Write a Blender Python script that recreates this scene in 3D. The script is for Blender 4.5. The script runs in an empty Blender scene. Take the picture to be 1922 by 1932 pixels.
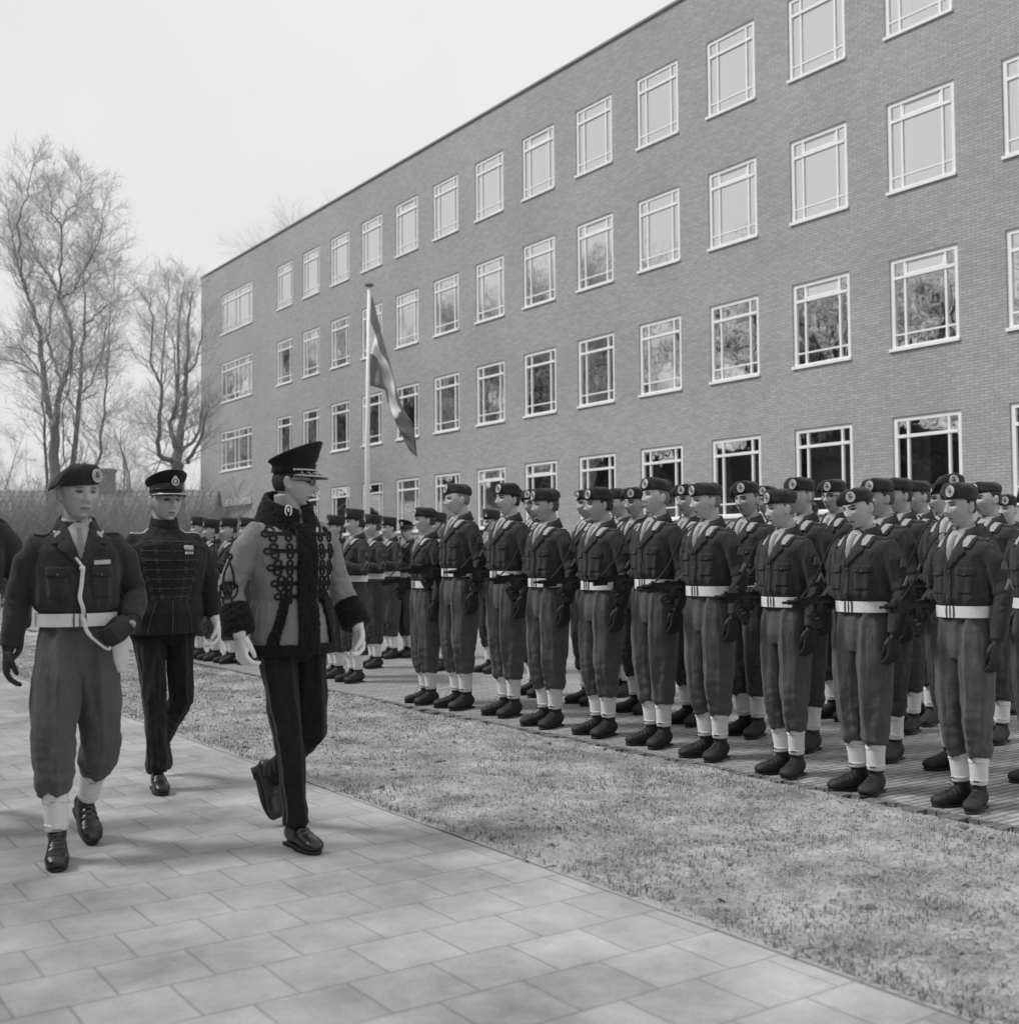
import bpy, bmesh, math, random
from math import sin, cos, tan, pi, radians, sqrt, atan2, exp
from mathutils import Vector as V3, Matrix, noise
from mathutils.bvhtree import BVHTree
random.seed(7)
C = bpy.context.scene.collection
SC = bpy.context.scene

# ------------------------------------------------------------------ camera
IW, IH, FPX = 1922.0, 1932.0, 2200.0          # pixel frame the place was surveyed in
TILT, ROLL, CAMH = 0.0405, -0.0072, 1.30
cam = bpy.data.cameras.new('camera'); camo = bpy.data.objects.new('camera', cam); C.objects.link(camo)
cam.sensor_fit = 'HORIZONTAL'; cam.sensor_width = 56.0; cam.lens = 56.0*FPX/IW
cam.clip_start = 0.05; cam.clip_end = 2000
camo.matrix_world = Matrix.Translation((0, 0, CAMH)) @ Matrix.Rotation(pi/2+TILT, 4, 'X') @ Matrix.Rotation(ROLL, 4, 'Z')
cam.dof.use_dof = True; cam.dof.focus_distance = 8.0; cam.dof.aperture_fstop = 4.5
SC.camera = camo
CM = camo.matrix_world.copy(); CI = CM.inverted()

def ray(px, py):
    d = CM.to_3x3() @ V3(((px-IW/2)/FPX, -(py-IH/2)/FPX, -1.0))
    return d
def ground(px, py, z=0.0):
    d = ray(px, py); t = (z-CAMH)/d.z
    return V3((0, 0, CAMH)) + d*t
def atY(px, py, Y):
    d = ray(px, py); return V3((0, 0, CAMH)) + d*(Y/d.y)
def pix(p):
    q = CI @ V3(p); return (IW/2+FPX*q.x/-q.z, IH/2-FPX*q.y/-q.z)

# ------------------------------------------------------------------ light
SUN_EL, SUN_AZ = radians(50), radians(270)      # azimuth clockwise from +Y
w = bpy.data.worlds.new('World'); SC.world = w; w.use_nodes = True
nt = w.node_tree; nt.nodes.clear()
o_ = nt.nodes.new('ShaderNodeOutputWorld'); bg = nt.nodes.new('ShaderNodeBackground')
sky = nt.nodes.new('ShaderNodeTexSky'); sky.sky_type = 'NISHITA'; sky.sun_disc = False
sky.sun_elevation = SUN_EL; sky.sun_rotation = SUN_AZ; sky.dust_density = 4.0
bw = nt.nodes.new('ShaderNodeRGBToBW')
mix = nt.nodes.new('ShaderNodeMix'); mix.data_type = 'FLOAT'
tc = nt.nodes.new('ShaderNodeTexCoord'); ns = nt.nodes.new('ShaderNodeTexNoise'); ns.inputs['Scale'].default_value = 1.6
ns.inputs['Detail'].default_value = 5
mr = nt.nodes.new('ShaderNodeMapRange'); mr.inputs['From Min'].default_value = .3; mr.inputs['From Max'].default_value = .7
mr.inputs['To Min'].default_value = 6.6; mr.inputs['To Max'].default_value = 7.5
nt.links.new(tc.outputs['Generated'], ns.inputs['Vector']); nt.links.new(ns.outputs['Fac'], mr.inputs['Value'])
nt.links.new(sky.outputs[0], bw.inputs[0]); nt.links.new(bw.outputs[0], mix.inputs[2]); nt.links.new(mr.outputs[0], mix.inputs[3])
mix.inputs[0].default_value = 0.93
nt.links.new(mix.outputs[0], bg.inputs['Color']); bg.inputs['Strength'].default_value = 0.107
nt.links.new(bg.outputs[0], o_.inputs[0])
sl = bpy.data.lights.new('sun', 'SUN'); sl.energy = 2.5; sl.angle = radians(16); sl.color = (1, 1, 1)
so = bpy.data.objects.new('sun', sl); C.objects.link(so)
sd = V3((sin(SUN_AZ)*cos(SUN_EL), cos(SUN_AZ)*cos(SUN_EL), sin(SUN_EL)))
so.rotation_euler = sd.to_track_quat('Z', 'Y').to_euler()
SC.view_settings.view_transform = 'Standard'; SC.view_settings.look = 'None'
SC.view_settings.exposure = 0.14; SC.view_settings.gamma = 1.0

# ------------------------------------------------------------------ materials
def mat(name, v, rough=.8, var=.0, scale=20., bump=0., bscale=200., spec=.3, metal=0., sheen=0., weave=False, coord='Object', crease=0.):
    m = bpy.data.materials.new(name); m.use_nodes = True; t = m.node_tree; b = t.nodes['Principled BSDF']
    b.inputs['Base Color'].default_value = (v, v, v, 1); b.inputs['Roughness'].default_value = rough
    b.inputs['Specular IOR Level'].default_value = spec; b.inputs['Metallic'].default_value = metal
    if sheen: b.inputs['Sheen Weight'].default_value = sheen; b.inputs['Sheen Roughness'].default_value = .5
    tcn = t.nodes.new('ShaderNodeTexCoord')
    if var:
        n = t.nodes.new('ShaderNodeTexNoise'); n.inputs['Scale'].default_value = scale; n.inputs['Detail'].default_value = 6
        n.inputs['Roughness'].default_value = .65
        r = t.nodes.new('ShaderNodeMapRange'); r.inputs['From Min'].default_value = .25; r.inputs['From Max'].default_value = .75
        r.inputs['To Min'].default_value = v*(1-var); r.inputs['To Max'].default_value = v*(1+var)
        t.links.new(tcn.outputs[coord], n.inputs['Vector']); t.links.new(n.outputs['Fac'], r.inputs['Value'])
        t.links.new(r.outputs[0], b.inputs['Base Color'])
    if bump:
        n2 = t.nodes.new('ShaderNodeTexNoise'); n2.inputs['Scale'].default_value = bscale; n2.inputs['Detail'].default_value = 3
        bp = t.nodes.new('ShaderNodeBump'); bp.inputs['Strength'].default_value = bump; bp.inputs['Distance'].default_value = .003
        t.links.new(tcn.outputs[coord], n2.inputs['Vector']); t.links.new(n2.outputs['Fac'], bp.inputs['Height'])
        t.links.new(bp.outputs[0], b.inputs['Normal'])
        if crease:
            mp = t.nodes.new('ShaderNodeMapping'); mp.inputs['Scale'].default_value = (1, 1, .45)
            n3 = t.nodes.new('ShaderNodeTexNoise'); n3.inputs['Scale'].default_value = 19; n3.inputs['Detail'].default_value = 3; n3.inputs['Distortion'].default_value = 1.2; n3.inputs['Roughness'].default_value = .45
            b3 = t.nodes.new('ShaderNodeBump'); b3.inputs['Strength'].default_value = crease; b3.inputs['Distance'].default_value = .02
            t.links.new(tcn.outputs[coord], mp.inputs[0]); t.links.new(mp.outputs[0], n3.inputs['Vector']); t.links.new(n3.outputs['Fac'], b3.inputs['Height']); t.links.new(b3.outputs[0], bp.inputs['Normal'])
    return m
M = {}
M['skin'] = mat('skin', .52, .55, .10, 35, .3, 300, .35)
M['skin_tan'] = mat('skin_tan', .44, .55, .10, 35, .3, 300, .35)
M['eye'] = mat('eye', .045, .3, spec=.5); M['lip'] = mat('lip', .21, .5); M['socket_shade'] = mat('shaded_eyelid', .29, .6)  # skin round the eyes is darkened to stand in for socket shade
M['hair_dark'] = mat('hair_dark', .035, .6, .4, 120, .8, 400); M['hair_fair'] = mat('hair_fair', .20, .6, .3, 120, .8, 400)
M['hair_brown'] = mat('hair_brown', .08, .6, .3, 120, .8, 400)
M['jacket'] = mat('wool_jacket', .046, .95, .25, 14, .6, 700, .12, sheen=.12, crease=.7)
M['trouser'] = mat('wool_trousers', .108, .95, .16, 12, .6, 700, .12, sheen=.12, crease=.55)
M['trouser_dark'] = mat('wool_trousers_dark', .066, .95, .16, 12, .6, 700, .12, sheen=.12, crease=.55)
M['beret'] = mat('beret_felt', .042, .95, .3, 40, .8, 500, .1, sheen=.15)
M['leather'] = mat('boot_leather', .024, .68, .4, 30, .5, 60, .4)
M['polish'] = mat('polished_leather', .018, .33, .3, 20, .25, 40, .6)
M['glove'] = mat('dark_glove_leather', .03, .6, .3, 40, .4, 90, .35)
M['whiteglove'] = mat('white_cotton_glove', .85, .9, .05, 40, .4, 500, .1)
M['webbing'] = mat('white_webbing', .80, .85, .06, 30, .5, 500, .2)
M['gaiter'] = mat('white_gaiter_canvas', .76, .9, .10, 25, .5, 400, .15)
M['shirt'] = mat('shirt_cloth', .42, .9, .06, 30, .3, 500, .15)
M['tie'] = mat('tie_cloth', .24, .9, .06, 30, .3, 500, .15)
M['tab'] = mat('collar_tab', .38, .7, .35, 130, .5, 250); M['patch'] = mat('sleeve_patch', .11, .8, .5, 90)
M['chev'] = mat('chevron_braid', .22, .8, .2, 90)
M['badge'] = mat('badge_metal', .66, .4, .3, 200, .8, 300, .6, metal=.15)
M['brass'] = mat('brass_button', .12, .35, metal=.5)
M['gun'] = mat('gun_metal', .03, .4, .3, 30, .3, 80, .5, metal=.6); M['wood'] = mat('gun_wood', .06, .55, .3, 20)
M['black'] = mat('black_wool', .020, .9, .3, 14, .5, 600, .12, sheen=.08, crease=.7)
M['attila'] = mat('dress_tunic_wool', .026, .9, .3, 14, .5, 600, .12, sheen=.08, crease=.7)
M['hussar'] = mat('grey_dress_coat', .24, .95, .10, 12, .6, 500, .12, sheen=.2, crease=.7)
M['fur'] = mat('black_astrakhan', .013, .95, .6, 60, 1.0, 90, .1, sheen=.1)
M['cord'] = mat('black_cord', .016, .8, .3, 60, .8, 300); M['cord_lt'] = mat('tunic_cord', .085, .7, .3, 80, .8, 300)
M['stripe'] = mat('trouser_stripe', .10, .8, .1, 40)
M['visor'] = mat('cap_visor', .02, .2, spec=.6); M['ribbon'] = mat('medal_ribbon', .5, .7, .4, 160)
M['lace'] = mat('boot_laces', .012, .7); M['capband'] = mat('cap_band', .07, .8, .3, 60)

# ------------------------------------------------------------------ tagging
def tag(o, label, cat, group=None, kind=None):
    if kind: o['kind'] = kind
    if label: o['label'] = label
    if cat: o['category'] = cat
    if group: o['group'] = group
    return o
def link(name, me, parent=None, m=None):
    o = bpy.data.objects.new(name, me); C.objects.link(o)
    if parent: o.parent = parent
    if m and me is not None and not me.materials: me.materials.append(m)
    return o
def empty(name, loc, rz=0):
    o = bpy.data.objects.new(name, None); C.objects.link(o); o.location = loc; o.rotation_euler = (0, 0, rz); o.empty_display_size = .2
    return o

# ------------------------------------------------------------------ geometry helper
class G:
    def __init__(s): s.v = []; s.f = []
    def tube(s, pts, n=20, hint=V3((1, 0, 0)), cap=True, sq=1.0):
        """pts: list of (center, rx, ry) ; hint gives the direction of rx"""
        base = len(s.v); cs = [V3(p[0]) for p in pts]; k = len(pts)
        for i, p in enumerate(pts):
            a = cs[max(0, i-1)]; b = cs[min(k-1, i+1)]; t = (b-a).normalized()
            h = V3(p[3]) if len(p) > 3 else hint
            sx = (h-t*h.dot(t))
            if sx.length < 1e-4: sx = t.orthogonal()
            sx.normalize(); sy = t.cross(sx)
            for j in range(n):
                an = 2*pi*j/n; ca, sa = cos(an), sin(an)
                if sq != 1.0:
                    ca = math.copysign(abs(ca)**sq, ca); sa = math.copysign(abs(sa)**sq, sa)
                s.v.append(cs[i]+sx*(p[1]*ca)+sy*(p[2]*sa))
        for i in range(k-1):
            for j in range(n):
                a = base+i*n+j; b = base+i*n+(j+1) % n
                s.f.append((a, b, b+n, a+n))
        if cap:
            for ci, i0, rev in ((cs[0], 0, True), (cs[-1], k-1, False)):
                c = len(s.v); s.v.append(ci.copy())
                for j in range(n):
                    a = base+i0*n+j; b = base+i0*n+(j+1) % n
                    s.f.append((b, a, c) if rev else (a, b, c))
        return s
    def ell(s, c, r, rot=None, n=16, m=10):
        base = len(s.v); c = V3(c)
        for i in range(1, m):
            ph = pi*i/m
            for j in range(n):
                th = 2*pi*j/n
                p = V3((r[0]*sin(ph)*cos(th), r[1]*sin(ph)*sin(th), r[2]*cos(ph)))
                if rot is not None: p = rot @ p
                s.v.append(c+p)
        for sgn in (1, -1):
            p = V3((0, 0, sgn*r[2]))
            if rot is not None: p = rot @ p
            s.v.append(c+p)
        for i in range(m-2):
            for j in range(n):
                a = base+i*n+j; b = base+i*n+(j+1) % n
                s.f.append((a, a+n, b+n, b))
        t = base+(m-1)*n
        for j in range(n):
            s.f.append((base+j, base+(j+1) % n, t)); q = base+(m-2)*n
            s.f.append((q+(j+1) % n, q+j, t+1))
        return s
    def box(s, a, b, bev=0):
        x0, y0, z0 = a; x1, y1, z1 = b; k = len(s.v)
        for z in (z0, z1):
            for (x, y) in ((x0, y0), (x1, y0), (x1, y1), (x0, y1)): s.v.append(V3((x, y, z)))
        for q in ((3, 2, 1, 0), (4, 5, 6, 7), (0, 1, 5, 4), (1, 2, 6, 5), (2, 3, 7, 6), (3, 0, 4, 7)): s.f.append(tuple(k+i for i in q))
        return s
    def obox(s, c, ax, ay, az, hx, hy, hz):
        k = len(s.v); c = V3(c)
        for dz in (-1, 1):
            for dx, dy in ((-1, -1), (1, -1), (1, 1), (-1, 1)):
                s.v.append(c+ax*hx*dx+ay*hy*dy+az*hz*dz)
        for q in ((3, 2, 1, 0), (4, 5, 6, 7), (0, 1, 5, 4), (1, 2, 6, 5), (2, 3, 7, 6), (3, 0, 4, 7)): s.f.append(tuple(k+i for i in q))
        return s
    def xf(s, Mx, start=0):
        for i in range(start, len(s.v)): s.v[i] = Mx @ s.v[i]
        return s
    def mesh(s, name, m=None, smooth=True):
        me = bpy.data.meshes.new(name); me.from_pydata([tuple(v) for v in s.v], [], s.f); me.update()
        if smooth: me.polygons.foreach_set('use_smooth', [True]*len(me.polygons))
        if m: me.materials.append(m)
        return me

def remesh(g, name, vox, m=None, sm=1, disp=None):
    me = g.mesh('tmp'); bm = bmesh.new(); bm.from_mesh(me); bmesh.ops.recalc_face_normals(bm, faces=bm.faces); bm.to_mesh(me); bm.free()
    o = bpy.data.objects.new('tmp', me); C.objects.link(o)
    md = o.modifiers.new('r', 'REMESH'); md.mode = 'VOXEL'; md.voxel_size = vox; md.use_smooth_shade = True
    if sm:
        s2 = o.modifiers.new('s', 'SMOOTH'); s2.factor = .5; s2.iterations = sm
    dg = bpy.context.evaluated_depsgraph_get(); ev = o.evaluated_get(dg)
    out = bpy.data.meshes.new_from_object(ev); out.name = name
    bpy.data.objects.remove(o); bpy.data.meshes.remove(me)
    out.materials.clear()
    if m: out.materials.append(m)
    if disp:
        nrm = [v.normal.copy() for v in out.vertices]
        for i, v in enumerate(out.vertices): v.co = v.co + nrm[i]*disp(v.co, nrm[i])
        out.update()
    out.polygons.foreach_set('use_smooth', [True]*len(out.polygons))
    return out
def bvh_of(me): return BVHTree.FromPolygons([v.co.copy() for v in me.vertices], [tuple(p.vertices) for p in me.polygons])

FRONT = (V3((0, -1, 0)), V3((1, 0, 0)), V3((0, 0, 1)), V3((0, 1, 0)))      # origin, U, W, ray dir
LEFTS = (V3((1, 0, 0)), V3((0, 1, 0)), V3((0, 0, 1)), V3((-1, 0, 0)))
RIGHTS = (V3((-1, 0, 0)), V3((0, 1, 0)), V3((0, 0, 1)), V3((1, 0, 0)))
def hit(bvh, fr, u, w):
    o, U, W, D = fr
    p = o+U*u+W*w
    loc, nr, i, d = bvh.ray_cast(p, D)
    if loc is None:
        loc, nr, i, d = bvh.find_nearest(p+D*.85)
    if nr.dot(D) > 0: nr = -nr
    return loc, (nr*.5-D*.5).normalized()
def patch(bvh, poly, fr=FRONT, off=.004, th=.003, step=.015, name='patch', m=None, g=None):
    """a flat cut piece of cloth or metal laid on a surface"""
    bm = bmesh.new(); vs = [bm.verts.new((p[0], p[1], 0)) for p in poly]; bm.faces.new(vs)
    us = [p[0] for p in poly]; ws = [p[1] for p in poly]
    for lo, hi, ax in ((min(us), max(us), 0), (min(ws), max(ws), 1)):
        k = int((hi-lo)/step)
        for i in range(1, k+1):
            c = lo+(hi-lo)*i/(k+1)
            nn = (1, 0, 0) if ax == 0 else (0, 1, 0); co = (c, 0, 0) if ax == 0 else (0, c, 0)
            bmesh.ops.bisect_plane(bm, geom=bm.verts[:]+bm.edges[:]+bm.faces[:], plane_co=co, plane_no=nn)
    bm.verts.index_update(); gg = g or G(); n0 = len(gg.v)
    top = []; bot = []
    for v in bm.verts:
        l, nr = hit(bvh, fr, v.co.x, v.co.y); top.append(l+nr*(off+th)); bot.append(l+nr*(off-.004))
    n = len(top); gg.v += top+bot
    for f in bm.faces:
        idx = [v.index for v in f.verts]; gg.f.append(tuple(n0+i for i in idx)); gg.f.append(tuple(n0+n+i for i in reversed(idx)))
    for e in bm.edges:
        if len(e.link_faces) == 1:
            a, b = e.verts[0].index, e.verts[1].index; gg.f.append((n0+a, n0+b, n0+n+b, n0+n+a))
    bm.free()
    if g is not None: return g
    return fixn(gg.mesh(name, m, smooth=False))
def fixn(me):
    bm = bmesh.new(); bm.from_mesh(me); bmesh.ops.recalc_face_normals(bm, faces=bm.faces); bm.to_mesh(me); bm.free(); return me
def cord(bvh, pts, fr=FRONT, r=.004, off=.002, g=None, n=6, sub=4):
    g = g or G(); q = []
    for i in range(len(pts)-1):
        for k in range(sub): t = k/sub; q.append((pts[i][0]*(1-t)+pts[i+1][0]*t, pts[i][1]*(1-t)+pts[i+1][1]*t))
    q.append(pts[-1])
    P = []
    for (u, w) in q:
        l, nr = hit(bvh, fr, u, w); P.append((l+nr*off, r, r))
    g.tube(P, n=n, hint=V3((.3, .5, .8)))
    return g
def circ(cx, cz, rx, rz=None, n=16, a0=0, a1=2*pi):
    rz = rz or rx
    return [(cx+rx*cos(a0+(a1-a0)*i/n), cz+rz*sin(a0+(a1-a0)*i/n)) for i in range(n+1)]

# ------------------------------------------------------------------ people
HC = V3((0, -.008, 1.674))     # head centre
NECK = V3((0, .012, 1.575))
HSC = [1.0]
def ga(x, c, s): return exp(-((x-c)/s)**2)
def sstep(a, b, x):
    t = min(1, max(0, (x-a)/(b-a))); return t*t*(3-2*t)
def head_point(x, y, z, F):
    """unit sphere direction -> head surface, local; -y is the face"""
    hw, jaw, nose, chin = F
    X = x*.076*hw; Y = y*.098; Z = z*.114
    if z < 0:
        t = -z; c = sqrt(max(1e-6, 1-z*z))
        full = c**.72/c if c > .02 else 1.6
        full = min(full, 1.8)
        X *= (1+(full-1)*.9)*(1-(.30/jaw)*t**1.4)
        if y < 0: Y *= (1+(full-1)*.9)*(1-.10*t)
        else: Y *= 1-.50*sstep(.15, .9, t)
    else:
        X *= 1+.03*z; Y *= 1+.02*z
        if y > 0: Y *= 1.04
    if y < -.05:
        fr = sstep(.05, .45, -y); ax = abs(X)
        d = 0
        d += nose*.022*ga(X, 0, .0135)*ga(Z, -.031, .012)
        d += nose*.013*ga(X, 0, .010)*ga(Z, -.010, .022)
        d -= .007*ga(X, 0, .016)*ga(Z, -.049, .006)
        d += .011*ga(ax, .013, .008)*ga(Z, -.036, .009)
        d -= .021*ga(ax, .031, .017)*ga(Z, .006, .011)
        d += .007*ga(ax, .031, .010)*ga(Z, .004, .006)
        d += .010*ga(ax, .026, .024)*ga(Z, .026, .008)
        d += .011*ga(X, 0, .022)*ga(Z, -.0615, .0058)
        d += .011*ga(X, 0, .020)*ga(Z, -.0760, .0058)
        d -= .012*ga(X, 0, .026)*ga(Z, -.0687, .0034)
        d -= .011*ga(X, 0, .024)*ga(Z, -.087, .006)
        d += chin*.014*ga(X, 0, .022)*ga(Z, -.102, .011)
        d += .004*ga(ax, .045, .014)*ga(Z, -.018, .014)
        d -= .004*ga(ax, .040, .016)*ga(Z, -.058, .016)
        Y -= d*fr
        if ax < .03 and z < -.3: pass
    return V3((X, Y, Z))
def head_geo(g, Mx, F, n=64, m=56):
    base = len(g.v)
    for i in range(1, m):
        ph = pi*i/m
        for j in range(n):
            th = 2*pi*j/n
            g.v.append(Mx @ head_point(sin(ph)*cos(th), sin(ph)*sin(th), cos(ph), F))
    g.v.append(Mx @ head_point(0, 0, 1, F)); g.v.append(Mx @ head_point(0, 0, -1, F))
    for i in range(m-2):
        for j in range(n):
            a = base+i*n+j; b = base+i*n+(j+1) % n
            g.f.append((a, a+n, b+n, b))
    t = base+(m-1)*n; q = base+(m-2)*n
    for j in range(n):
        g.f.append((base+j, base+(j+1) % n, t)); g.f.append((q+(j+1) % n, q+j, t+1))
    for s in (-1, 1):
        R = Matrix.Rotation(s*radians(-18), 3, 'Z') @ Matrix.Rotation(radians(-8), 3, 'X')
        k = len(g.v)
        g.ell((s*.081*F[0], .014, -.006), (.0075, .019, .033), R, 14, 10)
        g.ell((s*.083*F[0], .017, .012), (.008, .014, .015), R, 10, 8)
        g.xf(Mx, k)
def head_mx(yaw, pitch=0, tilt=0, hs=None):
    hs = hs or HSC[0]
    return Matrix.Translation(NECK) @ Matrix.Rotation(radians(yaw), 4, 'Z') @ Matrix.Rotation(radians(pitch), 4, 'X') @ Matrix.Rotation(radians(tilt), 4, 'Y') @ Matrix.Scale(hs, 4) @ Matrix.Translation(-NECK)

def body_mesh(J, F, yaw, pitch, tilt, vox, skin='skin', fat=1.0):
    g = G(); HM = head_mx(yaw, pitch, tilt) @ Matrix.Translation(HC)
    head_geo(g, HM, F)
    nk = HM @ V3((0, .034, -.055))
    g.tube([((0, .02, 1.44), .085, .075), ((0, .02, 1.50), .064*fat, .062*fat), ((0, .022, 1.55), .051*fat, .053*fat), (nk, .050*fat, .052*fat)])
    g.tube([((0, 0, .86), .12, .09), ((0, 0, .95), .13, .09), ((0, 0, 1.08), .12, .085), ((0, 0, 1.25), .13, .09), ((0, .01, 1.40), .14, .08), ((0, .02, 1.47), .09, .07)])
    for s in ('L', 'R'):
        g.tube([(J['hip'+s], .06, .06), (J['knee'+s], .042, .042), (J['ank'+s], .034, .034)], n=12)
        sh, el, wr = J['sho'+s], J['elb'+s], J['wri'+s]
        g.tube([(V3((0, .01, 1.42)), .05, .05), (sh, .045, .045), (el, .032, .032), (wr, .024, .024), (wr+(wr-el).normalized()*.03, .02, .02)], n=12)
    me = remesh(g, 'person', vox, M[skin], 1)
    for mm in (M['eye'], M['lip'], J.get('browmat', M['hair_brown']), M['socket_shade']): me.materials.append(mm)
    inv = HM.inverted()
    for p in me.polygons:
        c = inv @ p.center
        if c.y > -.05 or abs(c.z) > .1: continue
        ax = abs(c.x)
        if ((ax-.031)/.0130)**2+((c.z-.004)/.0056)**2 < 1: p.material_index = 1
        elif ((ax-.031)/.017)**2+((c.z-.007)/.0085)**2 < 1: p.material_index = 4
        elif ((ax-.032)/.021)**2+((c.z-.0245)/.0042)**2 < 1: p.material_index = 3
        elif (c.x/.023)**2+((c.z+.069)/.0075)**2 < 1: p.material_index = 2
    return me

def hair_mesh(F, low=-.045, thick=.004, name='hair', full=False):
    """hair shell on the skull: back, sides, and short sideburns"""
    g = G(); n, m = 56, 40; idx = {}
    def on(x, y, z):
        Z = z*.118
        a = atan2(y, abs(x))          # front negative
        fr = -y
        if Z > .052: return True
        if y > .25: return Z > low
        lim = .052 - (.052-(-.005))*sstep(-.35, .05, y)
        if y > .12: lim = -.005-(abs(low)-.005)*sstep(.12, .30, y)
        return Z > lim
    P = {}
    for i in range(0, m+1):
        ph = pi*i/m
        for j in range(n):
            th = 2*pi*j/n; x, y, z = sin(ph)*cos(th), sin(ph)*sin(th), cos(ph)
            P[i, j] = (x, y, z)
    fs = []
    for i in range(m):
        for j in range(n):
            q = [(i, j), (i+1, j), (i+1, (j+1) % n), (i, (j+1) % n)]
            if all(on(*P[k]) for k in q): fs.append(q)
    def vid(k, o):
        key = (k, o)
        if k[0] == 0: key = ((0, 0), o)
        if key not in idx:
            p = head_point(*P[k], F); d = p.normalized()
            nz = noise.noise(p*60)*.0015
            idx[key] = len(g.v); g.v.append(HC+p+d*((thick+nz) if o else -.004))
        return idx[key]
    ec = {}
    for q in fs:
        for a, b in zip(q, q[1:]+q[:1]):
            ec[tuple(sorted((a, b)))] = ec.get(tuple(sorted((a, b))), 0)+1
    for q in fs:
        t = [];
        for k in q:
            v = vid(k, 1)
            if v not in t: t.append(v)
        if len(t) > 2: g.f.append(tuple(t))
        t = []
        for k in q:
            v = vid(k, 0)
            if v not in t: t.append(v)
        if len(t) > 2: g.f.append(tuple(reversed(t)))
        for a, b in zip(q, q[1:]+q[:1]):
            if ec[tuple(sorted((a, b)))] == 1 and a[0]+b[0] > 0: g.f.append((vid(b, 1), vid(a, 1), vid(a, 0), vid(b, 0)))
    return g.mesh(name)

def beret_mesh(droop=1.0, name='beret', lift=0.0):
    """felt beret, badge side over the left eye, crown pulled down to the wearer's right"""
    g = G(); n = 40; rings = []
    # band ring follows the head, slightly tilted
    def ring(k, rx, ry, z, dx=0, dy=0, side=0, front=0):
        for j in range(n):
            a = 2*pi*j/n; ca, sa = cos(a), sin(a)
            x = ca*rx+dx; y = sa*ry+dy
            r_ = max(0, -ca)      # wearer's right = -x
            f_ = max(0, -sa)
            wob = .009*noise.noise(V3((ca*2.2, sa*2.2, z*14+droop*3)))*k
            bk = .020*max(0, sa)**1.3*(1 if 2 <= k <= 4 and z < .115 and z > .075 else (.5 if z >= .105 and z < .115 else 0))
            g.v.append(HC+V3((x*(1+wob), y, z+.006*ca-side*(r_**1.6)+front*f_**2+wob*.6-bk)))
    sp = [(0, .0775, .0985, .038, 0, 0, .006, -.004), (0, .0805, .102, .038, 0, 0, .006, -.004), (0, .0815, .103, .055, 0, 0, .006, -.002),
          (2, .093, .111, .066, -.014, .002, .030*droop, .006), (3, .102, .117, .081, -.024, .004, .054*droop, .010),
          (4, .098, .113, .100, -.020, .003, .050*droop, .009), (4, .080, .096, .113, -.008, .002, .020*droop, .006), (2, .050, .062, .121, 0, 0, .004, .003), (0, .014, .018, .124, 0, 0, 0, 0)]
    for q in sp: ring(*q)
    for i in range(len(sp)-1):
        for j in range(n):
            a = i*n+j; b = i*n+(j+1) % n; g.f.append((a, b, b+n, a+n))
    c = len(g.v); g.v.append(HC+V3((0, 0, .124)))
    for j in range(n): g.f.append(((len(sp)-1)*n+j, (len(sp)-1)*n+(j+1) % n, c))
    # inner
    c = len(g.v); g.v.append(HC+V3((0, 0, .075)))
    for j in range(n): g.f.append(((j+1) % n, j, c))
    if lift:
        for i in range(2*n, len(g.v)):
            q = g.v[i]-HC; f = sstep(.0, -.09, q.y) if False else sstep(.0, .09, -q.y)
            g.v[i] = g.v[i]+V3((0, 0, lift*f))
    me = g.mesh(name, M['beret']); return me
def badge_round(scale=1.38):
    g = G()
    c = HC+V3((.036, -.106, .076)); out = V3((.32, -.92, .10)).normalized(); ux = V3((0, 0, 1)).cross(out).normalized(); uz = out.cross(ux)
    # oval ring, inner emblem made of a wreath ring and an upright bar
    P = []
    for i in range(17):
        a = 2*pi*i/16; P.append((c+ux*.0185*cos(a)*scale+uz*.0205*sin(a)*scale+out*.004, .0034, .0034))
    g.tube(P, n=6, hint=out, cap=False)
    g.tube([(c-out*.004, .017*scale, .019*scale), (c+out*.0025, .017*scale, .019*scale)], n=16, hint=ux)
    P = []
    for i in range(11):
        a = -.9+(pi+1.8)*i/10+pi; P.append((c+ux*.010*cos(a)*scale+uz*.011*sin(a)*scale+out*.005, .0022, .0022))
    g.tube(P, n=5, hint=out)
    return fixn(g.mesh('cap_badge', M['badge']))
def badge_inner(scale=1.38):
    g = G(); c = HC+V3((.036, -.106, .076)); out = V3((.32, -.92, .10)).normalized(); ux = V3((0, 0, 1)).cross(out).normalized(); uz = out.cross(ux)
    g.tube([(c+out*.002, .0115*scale, .013*scale), (c+out*.0045, .0115*scale, .013*scale)], n=14, hint=ux)
    g2 = g.mesh('badge_centre', M['patch']); return fixn(g2)
def flame_badge():
    g = G(); c = HC+V3((.030, -.103, .088)); out = V3((.25, -.97, .0)).normalized(); ux = V3((0, 0, 1)).cross(out).normalized(); uz = out.cross(ux)
    pts = [(-.014, -.018), (.014, -.018), (.010, -.002), (.006, .004), (.0, .026), (-.004, .006), (-.010, 0)]
    k = len(g.v)
    for d in (.0, .004):
        for (a, b) in pts: g.v.append(c+ux*a+uz*b+out*d)
    n = len(pts); g.f.append(tuple(range(n-1, -1, -1))); g.f.append(tuple(range(n, 2*n)))
    for i in range(n): g.f.append((i, (i+1) % n, n+(i+1) % n, n+i))
    return fixn(g.mesh('cap_badge', M['badge'], smooth=False))
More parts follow.
